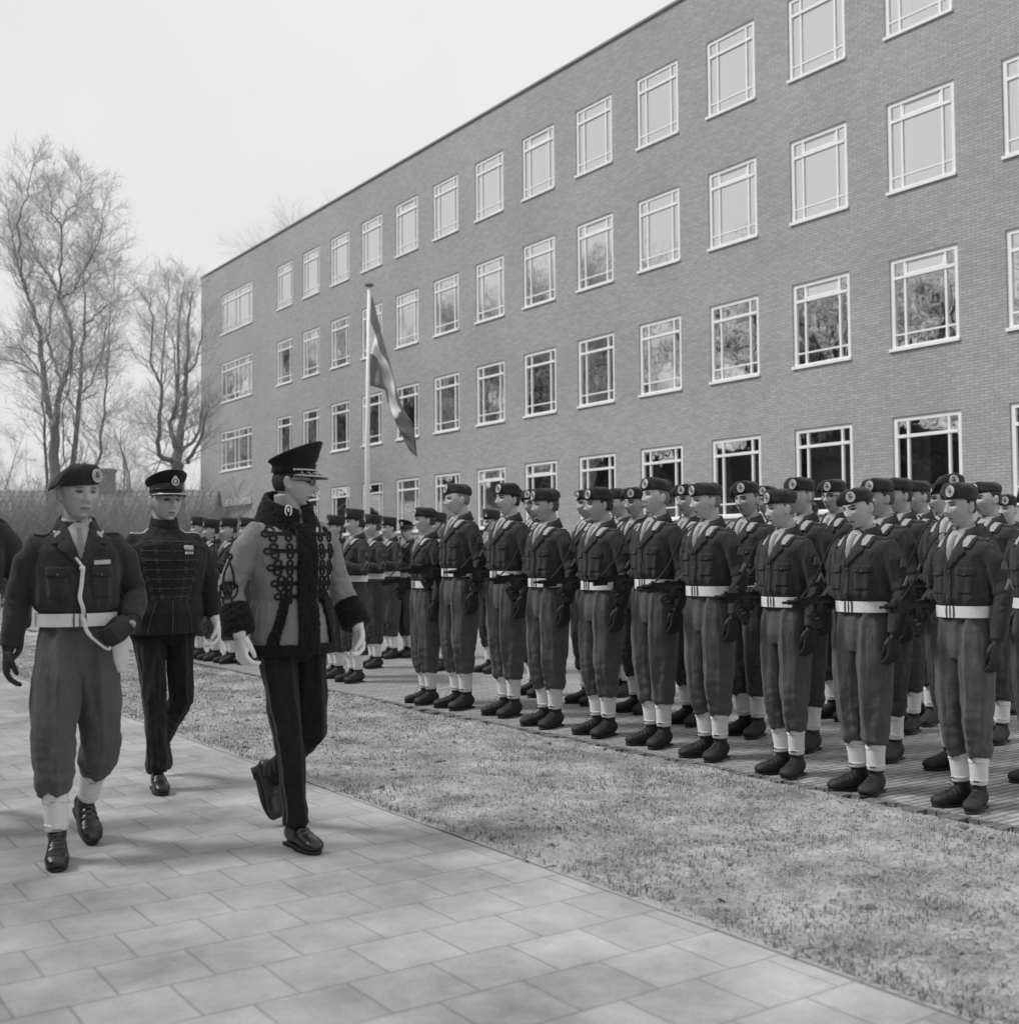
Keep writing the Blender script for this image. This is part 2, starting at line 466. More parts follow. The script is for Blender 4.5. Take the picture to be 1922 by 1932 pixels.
def garrison_cap():
    g = G(); n = 40
    def ring(rx, ry, z, dy=0, tilt=0):
        for j in range(n):
            a = 2*pi*j/n; ca, sa = cos(a), sin(a)
            ca2 = math.copysign(abs(ca)**.8, ca)
            g.v.append(HC+V3((ca2*rx, sa*ry+dy, z+tilt*sa)))
    sp = [(.078, .099, .045, 0, .004), (.0815, .103, .045, 0, .004), (.084, .107, .085, 0, -.002), (.078, .110, .125, 0, -.006), (.068, .110, .150, .002, -.010), (.058, .104, .153, .002, -.010), (.030, .085, .138, 0, 0), (.008, .06, .136, 0, 0)]
    for q in sp: ring(*q)
    for i in range(len(sp)-1):
        for j in range(n):
            a = i*n+j; b = i*n+(j+1) % n; g.f.append((a, b, b+n, a+n))
    g.f.append(tuple((len(sp)-1)*n+j for j in range(n))); g.f.append(tuple(reversed(range(n))))
    return g.mesh('field_cap', M['jacket'])
def peaked_cap(style):
    """returns dict of meshes: crown, band, visor, braid"""
    out = {}; n = 48
    def lathe(sp, name, m, dyf=None):
        g = G()
        for (rx, ry, z, dy, ti) in sp:
            for j in range(n):
                a = 2*pi*j/n; sa = sin(a)
                g.v.append(HC+V3((cos(a)*rx, sa*ry+dy, z-ti*sa)))
        for i in range(len(sp)-1):
            for j in range(n):
                a = i*n+j; b = i*n+(j+1) % n; g.f.append((a, b, b+n, a+n))
        g.f.append(tuple((len(sp)-1)*n+j for j in range(n))); g.f.append(tuple(reversed(range(n))))
        return g.mesh(name, m)
    hi = 1.0 if style == 'tall' else .8
    out['cap_band'] = lathe([(.081, .103, .034, .002, .004), (.083, .105, .036, .002, .004), (.083, .105, .074, 0, .010), (.080, .102, .076, 0, .010)], 'cap_band', M['capband'] if style != 'tall' else M['black'])
    t0 = .012; t1 = .048*hi+.004
    out['cap'] = lathe([(.080, .102, .070, 0, .010), (.086, .108, .078, 0, t0), (.098, .119, .100*hi+.008, -.001, t1*.6), (.107, .127, .120*hi+.008, -.003, t1), (.108, .128, .127*hi+.008, -.003, t1), (.100, .120, .132*hi+.008, -.003, t1), (.06, .07, .128*hi+.008, -.004, t1*.6), (.02, .02, .128*hi+.008, -.004, 0)], 'peaked_cap', M['black'])
    g = G(); K = 20
    L = .062
    for lay in (0, 1):
        for i in range(K+1):
            a = -pi/2+(i/K-.5)*pi*.86
            for t in (0, .5, 1):
                e = L*t*cos((i/K-.5)*pi*.96)**.6
                x = cos(a)*(.083+e*.45); y = sin(a)*(.105+e)
                g.v.append(HC+V3((x, y, .040-.016*t-.010*t*t-.018*abs(i/K-.5)*2*(0)-(.0035 if lay else 0)+.006*(1-abs(i/K-.5)*2)*0)))
    N = (K+1)*3
    for i in range(K):
        for t in range(2):
            a = i*3+t; g.f.append((a, a+1, a+4, a+3)); g.f.append((N+a+3, N+a+4, N+a+1, N+a))
    for i in range(K):
        a = i*3; g.f.append((a+2, a+5, N+a+5, N+a+2)); g.f.append((a+3, a, N+a, N+a+3))
    for a in (0, K*3):
        g.f.append((a, a+1, N+a+1, N+a)); g.f.append((a+1, a+2, N+a+2, N+a+1))
    out['visor'] = fixn(g.mesh('visor', M['visor']))
    g = G()
    P = []
    for i in range(K+1):
        a = -pi/2+(i/K-.5)*pi*.86; e = L*.93*cos((i/K-.5)*pi*.96)**.6
        P.append((HC+V3((cos(a)*(.083+e*.45), sin(a)*(.105+e), .040-.016*.93-.010*.86+.003)), .0035, .003))
    g.tube(P, n=6, hint=V3((0, 0, 1)))
    if style == 'tall':
        # embroidered leaves along the visor
        for t in (.35, .65):
            for i in range(2, K-1, 2):
                a = -pi/2+(i/K-.5)*pi*.86; e = L*t*cos((i/K-.5)*pi*.96)**.6
                c = HC+V3((cos(a)*(.083+e*.45), sin(a)*(.105+e), .040-.016*t-.010*t*t+.002))
                R = Matrix.Rotation(a+.6, 3, 'Z'); g.ell(c, (.009, .004, .003), R, 8, 6)
    out['braid'] = g.mesh('visor_braid', M['badge'])
    g = G(); P = []
    for i in range(15):
        a = -pi/2+(i/14-.5)*pi*.9
        P.append((HC+V3((cos(a)*.086, sin(a)*.108, .046+.004*cos((i/14-.5)*pi))), .004, .004))
    g.tube(P, n=6, hint=V3((0, 0, 1)))
    for s in (-1, 1): g.ell(HC+V3((s*.083, -.02, .046)), (.006, .007, .007), None, 8, 6)
    out['strap'] = g.mesh('chin_strap', M['polish'] if style != 'tall' else M['badge'])
    g = G(); c = HC+V3((0, -.112, .070)); 
    if style == 'tall':
        g.ell(c+V3((0, .004, .012)), (.016, .008, .010), None, 12, 8)
    else:
        c = c+V3((0, -.008, .018)); P = []
        for i in range(17):
            a = 2*pi*i/16; P.append((c+V3((.019*cos(a), -.002, .019*sin(a))), .0045, .0045))
        g.tube(P, n=6, hint=V3((0, 1, 0)), cap=False); g.ell(c, (.010, .006, .012), None, 10, 8); g.ell(c+V3((0, 0, .025)), (.012, .006, .008), None, 10, 8)
    out['badge'] = g.mesh('cap_badge', M['badge'])
    return out

def hand_geo(g, wr, d, palm, side, curl=.5, size=1.0, spread=0.0, grip=False):
    """wr wrist, d direction of hand, palm = palm normal, thumb on +side"""
    d = d.normalized(); palm = (palm-d*palm.dot(d)).normalized(); x = d.cross(palm)*side
    def P(a, b, c): return wr+x*a*size+palm*b*size+d*c*size
    g.tube([(P(0, 0, -.02), .026*size, .020*size), (P(0, 0, .0), .028*size, .019*size), (P(.002, 0, .03), .038*size, .017*size), (P(0, 0, .07), .042*size, .015*size), (P(0, .002, .095), .040*size, .011*size)], n=14, hint=x)
    for i, (ln, bx) in enumerate(((.070, .030), (.078, .010), (.074, -.010), (.058, -.029))):
        a = curl*(.75 if not grip else 1.3); p = P(bx, 0, .088); dirn = V3((0, 0, 0)); ang = .15+curl*.3; pts = [(P(bx, 0, .07), .0105*size, .0105*size), (p, .0105*size, .0105*size)]
        seg = [ln*.44, ln*.32, ln*.24]
        for k in range(3):
            ang += a*(.9 if k else .6)
            dd = d*cos(ang)+palm*sin(ang)+x*(spread*(1.5-i)*.06)
            p = p+dd*seg[k]*size; pts.append((p, (.0098-.0012*k)*size, (.0098-.0012*k)*size))
        g.tube(pts, n=8, hint=x)
    p0 = P(.028, .004, .015); p1 = P(.043, .012, .045); p2 = P(.037, .024+.006*curl, .076); p3 = P(.026, .034+.008*curl, .094)
    g.tube([(p0, .014*size, .014*size), (p1, .012*size, .012*size), (p2, .010*size, .010*size), (p3, .0085*size, .0085*size)], n=8, hint=palm)
    return g
def glove_mesh(J, s, vox=.005, m='glove', cuff=.05):
    wr, el = J['wri'+s], J['elb'+s]; hd = J.get('hand'+s, (wr-el)).normalized(); pl = J['palm'+s]; side = J.get('thumb'+s, 1)
    g = G(); hand_geo(g, wr, hd, pl, side, J.get('curl'+s, .45), J.get('hsize', 1.22), .3)
    fa = (wr-el).normalized(); g.tube([(wr-fa*cuff, .040, .038), (wr-fa*.01, .035, .030), (wr+hd*.012, .032, .024)], n=16, hint=V3((0, 1, 0)))
    return remesh(g, 'glove', vox, M[m], 1)

def fold(p, s=1.0):
    return s*(.0085*noise.noise(V3((p.x*9, p.y*9, p.z*6)))+.0055*noise.noise(V3((p.x*20+3, p.y*20, p.z*11+p.x*8))))
def arm_tube(g, J, s, r, flare=1.0, cut=.012):
    r *= .94
    sh, el, wr = J['sho'+s], J['elb'+s], J['wri'+s]; sx = 1 if s == 'L' else -1
    pin = V3((sh.x*.45, .012, sh.z-.03))
    a = sh.lerp(el, .3); b = sh.lerp(el, .7); c = el.lerp(wr, .35); d = el.lerp(wr, .75); e = wr-(wr-el).normalized()*cut
    g.tube([(pin, .075*r, .075*r), (sh+V3((-.008*sx, 0, -.02)), .074*r, .074*r), (a, .066*r, .071*r), (b, .060*r, .065*r), (el, .058*r, .061*r), (c, .056*r, .058*r), (d, .050*r*flare, .052*r*flare), (e, .045*r*flare, .045*r*flare)], n=22, hint=V3((0, 1, .2)))
def arm_disp(J):
    def f(p, nr):
        d = fold(p, 1.0)
        for s in ('L', 'R'):
            el = J['elb'+s]; q = (p-el).length
            if q < .14: d += .0055*(1-q/.14)*sin((p.z-p.y*.7)*120+noise.noise(p*18)*4)
        return d
    return f
def blouse_mesh(J, vox, fat=1.0, seed=0):
    g = G()
    g.tube([((0, .0, 1.088), .150*fat, .105*fat), ((0, .0, 1.118), .156*fat, .110*fat), ((0, 0, 1.135), .176*fat, .128*fat), ((0, -.002, 1.165), .187*fat, .139*fat), ((0, -.004, 1.24), .188*fat, .134*fat),
            ((0, -.004, 1.32), .196*fat, .130*fat), ((0, .002, 1.40), .198*fat, .120*fat), ((0, .010, 1.46), .160, .100), ((0, .017, 1.505), .098, .080), ((0, .02, 1.545), .072, .068)], n=32)
    for s in ('L', 'R'): arm_tube(g, J, s, 1.0*min(fat, 1.06))
    ad = arm_disp(J)
    def disp(p, nr):
        d = ad(p, nr)*(.4 if p.z < 1.13 and abs(p.x) < .2 else 1)+fold(p+V3((seed*5, 0, 0)), .5)*sstep(1.11, 1.17, p.z)
        if p.z < 1.27 and abs(p.x) < .2:
            k = sstep(0, 1, (1.29-p.z)/.10)*sstep(1.12, 1.16, p.z)
            th = atan2(p.y, p.x); d += .0045*k*sin(th*15+noise.noise(V3((p.x*9, p.y*9, seed)))*4)
        return d
    return remesh(g, 'jacket', vox, M['jacket'], 2, disp)
def trouser_mesh(J, vox, style='bloused', seed=0, fat=1.0, top=1.115, m='trouser'):
    g = G()
    g.tube([((0, 0, top), .148*fat, .106*fat), ((0, 0, top-.05), .156*fat, .112*fat), ((0, .002, 1.01), .168*fat, .122*fat), ((0, .004, .95), .176*fat, .130*fat), ((0, .006, .88), .176*fat, .130*fat), ((0, .006, .83), .15, .115)], n=32)
    for s in ('L', 'R'):
        h, k, a = J['hip'+s], J['knee'+s], J['ank'+s]; sx = 1 if s == 'L' else -1
        h0 = h+V3((0, 0, .02))
        if style == 'bloused':
            shin = (a-k).normalized()
            e = k.lerp(a, .47); b1 = k.lerp(a, .22); b2 = k.lerp(a, .36)
            inn = V3((-sx*.010, 0, 0)); W_ = J.get('bag', 1.0)
            g.tube([(V3((h.x*.75, 0, 1.06)), .070, .095), (V3((h.x*.9, 0, .98)), .086, .118), (h0+inn*.5, .094*W_, .126), (h.lerp(k, .25)+inn*.4, .097*W_, .126*W_), (h.lerp(k, .6), .093*W_, .114*W_), (k, .085*W_, .099*W_), (b1, .077*W_, .089*W_), (b2, .073*W_, .083*W_), (e, .069, .076), (e+shin*.012, .057, .062)], n=26)
        else:
            low = k.lerp(a, .98)
            g.tube([(h0, .084, .110), (h.lerp(k, .2), .088, .108), (h.lerp(k, .6), .076, .088), (k, .068, .076), (k.lerp(a, .35), .062, .070), (k.lerp(a, .7), .056, .064), (low, .055, .066)], n=26)
    def disp(p, nr):
        q = V3((p.x+seed*7, p.y, p.z)); d = fold(q, 1.1)
        s = 'L' if p.x > 0 else 'R'; h, k, a = J['hip'+s], J['knee'+s], J['ank'+s]
        # pressed front crease and hanging folds
        ax_ = h.lerp(k, min(1, max(0, (h.z-p.z)/(h.z-k.z)))) if p.z > k.z else k.lerp(a, min(1, (k.z-p.z)/max(.05, (k.z-a.z))))
        dx = p.x-ax_.x
        if nr.y < 0: d += .011*exp(-(dx/.014)**2)-.006*exp(-((abs(dx)-.04)/.02)**2)*sstep(.6, .95, p.z)
        d += .010*noise.noise(V3((q.x*17, q.y*17, q.z*1.8)))+.004*noise.noise(V3((q.x*40, q.y*40, q.z*4)))
        if style == 'bloused':
            e = k.lerp(a, .47); dz = p.z-e.z
            if 0 < dz < .24: d += .013*(1-dz/.24)*noise.noise(V3((q.x*9+seed, q.y*9, q.z*24+q.x*6)))
        else:
            dz = p.z-a.z
            if 0 < dz < .26: d += .010*(1-dz/.26)*noise.noise(V3((q.x*9, q.y*9, q.z*22+q.x*7)))
        dk = abs(p.z-k.z)
        if dk < .16: d += .007*(1-dk/.16)*noise.noise(V3((q.x*12, q.y*12+9, q.z*26-q.x*9)))
        return d
    return remesh(g, 'trousers', vox, M[m], 5, disp)
def foot_frame(J, s):
    a = J['ank'+s]; f = J.get('foot'+s, V3((.12 if s == 'L' else -.12, -1, 0))).normalized()
    up = V3((0, 0, 1)); up = (up-f*up.dot(f))
    if up.length < .3: up = V3((0, -1, 0))-f*V3((0, -1, 0)).dot(f)
    up.normalize(); x = f.cross(up)
    return a, f, up, x
def boot_mesh(J, s, vox=.006, m='leather', kind='boot'):
    a, f, up, x = foot_frame(J, s)
    def P(fw, u): return a+f*fw+up*(u-.09)
    g = G()
    # forefoot loft: list of (forward, bottom, top, halfwidth)
    sec = [(-.078, .018, .060, .022), (-.068, .012, .092, .035), (-.04, .010, .112, .040), (0, .010, .118, .040), (.04, .010, .112, .041), (.075, .010, .094, .045), (.11, .010, .080, .050), (.145, .010, .074, .051), (.172, .010, .066, .046), (.192, .014, .050, .034), (.199, .02, .038, .020)]
    if kind == 'shoe': sec = [(q[0]*1.02, q[1], q[2]*.92, q[3]*.92) for q in sec]
    g.tube([(P(fw, (b+t)/2), hw, (t-b)/2) for fw, b, t, hw in sec], n=20, hint=x, sq=.85)
    sh = (J['knee'+s]-a).normalized()
    if kind == 'boot': g.tube([(P(-.012, .07), .036, .05), (a+sh*.01-f*.008, .040, .052), (a+sh*.04-f*.008, .042, .051), (a+sh*.08-f*.006, .041, .048)], n=18, hint=x)
    else: g.tube([(P(-.012, .06), .034, .045), (a+sh*.02-f*.01, .034, .044)], n=18, hint=x)
    def disp(p, nr):
        q = p-a; fw = q.dot(f); d = .0012*noise.noise(p*50)
        u_ = q.dot(up)
        if .035 < fw < .105 and u_ > -.04: d += .0022*sin(fw*230)
        if kind == 'boot' and fw > .118: d += .0022
        if kind == 'boot' and fw < -.035: d += .0015
        if kind == 'boot' and u_ > -.02 and fw < .04: d += .0035*noise.noise(V3((p.x*16, p.y*16, p.z*48)))
        return d
    return remesh(g, 'boot', vox, M[m], 1, disp)
def sole_mesh(J, s, kind='boot'):
    a, f, up, x = foot_frame(J, s)
    g = G(); K = 26; pts = []
    for i in range(K):
        t = 2*pi*i/K; fw = .060+.143*cos(t); w_ = .040+.010*sstep(.0, .13, fw)
        lat = w_*math.copysign(abs(sin(t))**.75, sin(t)); pts.append((fw, lat))
    for lay, (u, sc) in enumerate(((.0, .97), (.006, 1.0), (.016, 1.0))):
        for fw, lat in pts:
            arch = .010 if (lay == 0 and .0 < fw < .07) else 0
            g.v.append(a+f*(.060+(fw-.060)*sc)+x*lat*sc+up*(u+arch-.09))
    for l in range(2):
        for i in range(K): j = (i+1) % K; g.f.append((l*K+i, l*K+j, l*K+K+j, l*K+K+i))
    g.f.append(tuple(reversed(range(K)))); g.f.append(tuple(range(2*K, 3*K)))
    # heel
    g.obox(a+f*(-.045)+up*(.004-.09), f, x, up, .030, .036, .010)
    return fixn(g.mesh('sole', M['leather']))
def gaiter_mesh(J, s):
    k, a = J['knee'+s], J['ank'+s]; u = (k-a).normalized(); _, f, up, x = foot_frame(J, s)
    f2 = (f-u*f.dot(u)).normalized(); sx = 1 if s == 'L' else -1
    g = G(); c0 = a-f*.004
    pts = []
    for t, rx, ry in ((.050, .047, .056), (.056, .050, .058), (.09, .051, .056), (.14, .054, .058), (.19, .058, .062), (.232, .061, .065), (.237, .055, .058)):
        pts.append((c0+u*t, rx, ry, x))
    g.tube(pts, n=28)
    n = 28
    for i in range(len(g.v)):
        q = g.v[i]; g.v[i] = q+(q-(c0+u*(q-c0).dot(u))).normalized()*(.0016*noise.noise(q*45)) if (q-(c0+u*(q-c0).dot(u))).length > .01 else q
    # strap and buckle on the outside
    for t in (.075, .18):
        P = []
        r0 = .051+(.0065 if t > .1 else 0)
        for i in range(13):
            an = 2*pi*i/12; P.append((c0+u*t+x*(r0+.0015)*cos(an)+f2*(r0+.0055)*sin(an), .0015, .008))
        g.tube(P, n=6, hint=x, cap=False)
    return g.mesh('gaiter', M['gaiter'])

def belt_mesh(fat=1.0, z=1.090, h=.032, rx=.171, ry=.127):
    g = G(); n = 48
    for (r, zz) in ((0, -h), (.006, -h), (.006, h), (0, h)):
        for j in range(n):
            a = 2*pi*j/n; g.v.append(V3((cos(a)*(rx*fat+r), sin(a)*(ry*fat+r), z+zz)))
    for i in range(3):
        for j in range(n): a = i*n+j; b = i*n+(j+1) % n; g.f.append((a, b, b+n, a+n))
    for j in range(n): g.f.append((3*n+j, 3*n+(j+1) % n, (j+1) % n, j))
    return fixn(g.mesh('belt', M['webbing'], smooth=False))
def buckle_mesh(bv, z=1.090, h=.032):
    g = G()
    for u0, u1, o in ((-.030, -.022, .006), (.022, .030, .006), (-.003, .003, .005)):
        patch(bv, [(u0, z-h-.002), (u1, z-h-.002), (u1, z+h+.002), (u0, z+h+.002)], off=o-.003, th=.003, step=.03, g=g)
    return fixn(g.mesh('buckle', M['brass'], smooth=False))

def neck_collar(name, m, r0, r1, z0, z1, gap=0, th=.004, fold_=0, lift=.012):
    g = G(); n = 40; a0 = -pi/2+gap; a1 = 1.5*pi-gap
    lay = [(r0, z0), ((r0[0]+r1[0])/2, (r0[1]+r1[1])/2, ) if False else (r0, z0), (r1, z1)]
    secs = [(r0[0], r0[1], z0), (r1[0], r1[1], z1), (r1[0]+th, r1[1]+th, z1), (r0[0]+th+fold_, r0[1]+th+fold_, z0)]
    for (rx, ry, z) in secs:
        for j in range(n+1):
            a = a0+(a1-a0)*j/n; zz = z+lift*sin(a)
            g.v.append(V3((cos(a)*rx, .018+sin(a)*ry, zz)))
    N = n+1
    for i in range(3):
        for j in range(n): a = i*N+j; g.f.append((a, a+1, a+1+N, a+N))
    for j in range(n): g.f.append((3*N+j, 3*N+j+1, j+1, j))
    g.f.append((0, N, 2*N, 3*N)); g.f.append((n, N+n, 2*N+n, 3*N+n))
    return fixn(g.mesh(name, m))

def mirror(poly, s): return [(p[0]*s, p[1]) for p in poly] if s > 0 else [(-p[0], p[1]) for p in reversed(poly)]
def sleeve_frame(J, s='L'):
    sh, el = J['sho'+s], J['elb'+s]; ax = (sh-el).normalized(); sx = 1 if s == 'L' else -1
    return sh, el, ax
def uniform_trim(jm, J):
    """shirt, tie, lapels, collar, tabs, pockets, badges cut and laid on the blouse"""
    bv = bvh_of(jm); out = []
    out.append(('shirt', patch(bv, [(-.055, 1.505), (-.02, 1.54), (.02, 1.54), (.055, 1.505), (.033, 1.45), (0, 1.375), (-.033, 1.45)], off=.003, th=.003, name='shirt', m=M['shirt']), None))
    out.append(('shirt_collar', neck_collar('shirt_collar', M['shirt'], (.076, .074), (.060, .062), 1.512, 1.568, .10, .004, .004, .020), None))
    g = G(); patch(bv, [(-.014, 1.515), (.014, 1.515), (.009, 1.495), (.019, 1.40), (0, 1.365), (-.019, 1.40), (-.009, 1.495)], off=.007, th=.004, g=g)
    out.append(('tie', fixn(g.mesh('tie', M['tie'])), None))
    out.append(('jacket_collar', neck_collar('jacket_collar', M['jacket'], (.094, .088), (.078, .076), 1.495, 1.562, .72, .006, .014, .024), None))
    for s in (1, -1):
        g = G()
        patch(bv, mirror([(.052, 1.53), (.095, 1.515), (.124, 1.475), (.118, 1.435), (.088, 1.440), (.096, 1.415), (.064, 1.395), (.008, 1.325), (-.004, 1.355), (.030, 1.455)], s), off=.006 if s > 0 else .007, th=.005, g=g)
        out.append(('lapel', fixn(g.mesh('lapel', M['jacket'])), None))
    for s in (1, -1):
        out.append(('collar_tab', patch(bv, mirror([(.074, 1.507), (.099, 1.503), (.108, 1.475), (.100, 1.446), (.076, 1.446), (.070, 1.475)], s), off=.012, th=.003, name='collar_tab', m=M['tab']), None))
    for s in (1, -1):
        g = G()
        patch(bv, mirror([(.045, 1.335), (.145, 1.335), (.145, 1.295), (.095, 1.285), (.045, 1.295)], s), off=.003, th=.004, g=g)
        patch(bv, mirror([(.050, 1.290), (.140, 1.290), (.136, 1.19), (.054, 1.19)], s), off=.000, th=.003, g=g)
        out.append(('pocket', fixn(g.mesh('pocket', M['jacket'])), None))
    out.append(('button_placket', patch(bv, [(-.012, 1.34), (.012, 1.34), (.012, 1.15), (-.012, 1.15)], off=.002, th=.004, name='button_placket', m=M['jacket']), None))
    g = G()
    for (u, w_) in ((.095, 1.297), (-.095, 1.297), (0, 1.31), (0, 1.24), (0, 1.17)):
        l, nr = hit(bv, FRONT, u, w_); g.ell(l+nr*.007, (.006, .004, .006), None, 8, 6)
    out.append(('button', g.mesh('button', M['brass']), None))
    # shoulder straps
    g = G()
    TOP = (V3((0, 0, 2)), V3((1, 0, 0)), V3((0, 1, 0)), V3((0, 0, -1)))
    for s in (1, -1): out.append(('shoulder_strap', patch(bv, mirror([(.095, -.012), (.19, -.018), (.19, .038), (.095, .030)], s), fr=TOP, off=.004, th=.005, name='shoulder_strap', m=M['jacket']), None))
    sh, el, ax = sleeve_frame(J); c1 = sh.lerp(el, .34); c2 = sh.lerp(el, .72)
    fr = (V3((1, 0, 0)), V3((0, 1, 0)), V3((0, 0, 1)), V3((-1, 0, 0)))
    out.append(('sleeve_patch', patch(bv, [(c1.y-.026, c1.z-.022), (c1.y+.026, c1.z-.022), (c1.y+.022, c1.z+.008), (c1.y+.012, c1.z+.026), (c1.y-.012, c1.z+.026), (c1.y-.022, c1.z+.008)], fr=fr, off=.003, th=.003, name='sleeve_patch', m=M['patch']), None))
    z = c2.z+.028; y = c2.y
    out.append(('chevron', patch(bv, [(y-.034, z-.052), (y-.024, z-.058), (y, z-.016), (y+.024, z-.058), (y+.034, z-.052), (y+.004, z+.004), (y-.004, z+.004)], fr=fr, off=.003, th=.003, name='chevron', m=M['chev']), None))
    return out

def J_attention(right='gun'):
    J = dict(hipL=V3((.09, 0, .90)), hipR=V3((-.09, 0, .90)), kneeL=V3((.083, -.012, .49)), kneeR=V3((-.083, -.012, .49)), ankL=V3((.062, .015, .09)), ankR=V3((-.062, .015, .09)),
             shoL=V3((.185, .01, 1.435)), shoR=V3((-.185, .01, 1.435)),
             elbL=V3((.236, .045, 1.165)), wriL=V3((.228, -.005, .925)), palmL=V3((-1, .1, 0)), thumbL=1,
             elbR=V3((-.262, .075, 1.185)), wriR=V3((-.222, -.13, 1.055)), palmR=V3((1, 0, .1)), thumbR=1)
    J['handL'] = V3((0, -.12, -1)); J['thumbL'] = -1; J['curlL'] = .55
    J['handR'] = V3((.15, -.85, -.45)); J['curlR'] = 1.0; J['thumbR'] = -1
    J['footL'] = V3((.35, -1, 0)); J['footR'] = V3((-.35, -1, 0))
    if right == 'port':      # rifle held across the chest
        J['elbR'] = V3((-.275, .05, 1.17)); J['wriR'] = V3((-.10, -.20, 1.10)); J['handR'] = V3((.6, -.6, .2)); J['palmR'] = V3((.3, .7, .3)); J['curlR'] = 1.0
        J['elbL'] = V3((.27, -.02, 1.17)); J['wriL'] = V3((.09, -.235, 1.235)); J['handL'] = V3((-.7, -.3, .5)); J['palmL'] = V3((-.1, .9, .3)); J['curlL'] = 1.0
    return J

FACES = [(1.0, 1.0, 1.0, 1.0), (1.04, 1.12, .85, .8), (.95, .92, 1.2, 1.25), (1.02, .98, 1.1, .9)]
_cache = {}
def cached(key, fn):
    if key not in _cache: _cache[key] = fn()
    return _cache[key]

def lace_mesh(J, s):
    a, f, up, x = foot_frame(J, s); g = G()
    for k in range(7):
        c = a+f*(.112-.011*k)+up*(-.012+.011*k+.0009*k*k)
        g.tube([(c-x*.020, .0022, .0022), (c+f*.006+up*.005, .0022, .0022), (c+x*.020, .0022, .0022)], n=5, hint=up)
    return g.mesh('laces', M['lace'])
def smg(near=True):
    """stamped submachine gun: barrel, receiver, magazine, grip, folded stock. muzzle -Y"""
    g = G(); X, Y, Z = V3((1, 0, 0)), V3((0, 1, 0)), V3((0, 0, 1))
    def cyl(p, q, r, n=10): g.tube([(p, r, r), (q, r, r)], n=n, hint=X if abs(V3(q).x-V3(p).x) < .01 else Z)
    g.obox((0, .02, 0), X, Y, Z, .020, .14, .026)
    cyl((0, -.12, .002), (0, -.19, .002), .018); cyl((0, -.19, .002), (0, -.235, .002), .010)
    g.obox((0, -.09, -.030), X, Y, Z, .018, .055, .016)
    g.obox((0, .03, .030), X, Y, Z, .006, .02, .008); g.obox((0, -.10, .030), X, Y, Z, .006, .008, .012); g.obox((0, .14, .030), X, Y, Z, .006, .008, .010)
    g.obox((0, .055, -.075), X, V3((0, .97, -.2)).normalized(), V3((0, .2, .97)).normalized(), .016, .026, .055)
    g.obox((0, .052, -.165), X, V3((0, .97, -.2)).normalized(), V3((0, .2, .97)).normalized(), .012, .018, .055)
    g.obox((0, .19, -.020), X, Y, Z, .016, .035, .010); g.obox((0, .10, -.048), X, Y, Z, .005, .045, .004); g.obox((0, .16, -.04), X, Y, Z, .014, .012, .02)
    return fixn(g.mesh('receiver', M['gun'], smooth=False))
def rifle():
    g = G(); X, Y, Z = V3((1, 0, 0)), V3((0, 1, 0)), V3((0, 0, 1))
    g.tube([((0, 0, .02), .009, .009), ((0, 0, .62), .008, .008)], n=10); g.obox((0, .0, -.02), X, Y, Z, .016, .022, .11); g.obox((0, -.015, .60), X, Y, Z, .003, .010, .008)
    g.obox((0, .035, -.03), X, Y, Z, .012, .018, .05)
    b = G(); b.tube([((0, .004, .42), .017, .016), ((0, .006, .2), .019, .02), ((0, .006, -.1), .022, .026), ((0, .016, -.20), .017, .022), ((0, .028, -.30), .020, .036), ((0, .045, -.47), .022, .055), ((0, .045, -.48), .018, .05)], n=14, hint=X)
    return fixn(g.mesh('barrel', M['gun'])), fixn(b.mesh('stock', M['wood']))

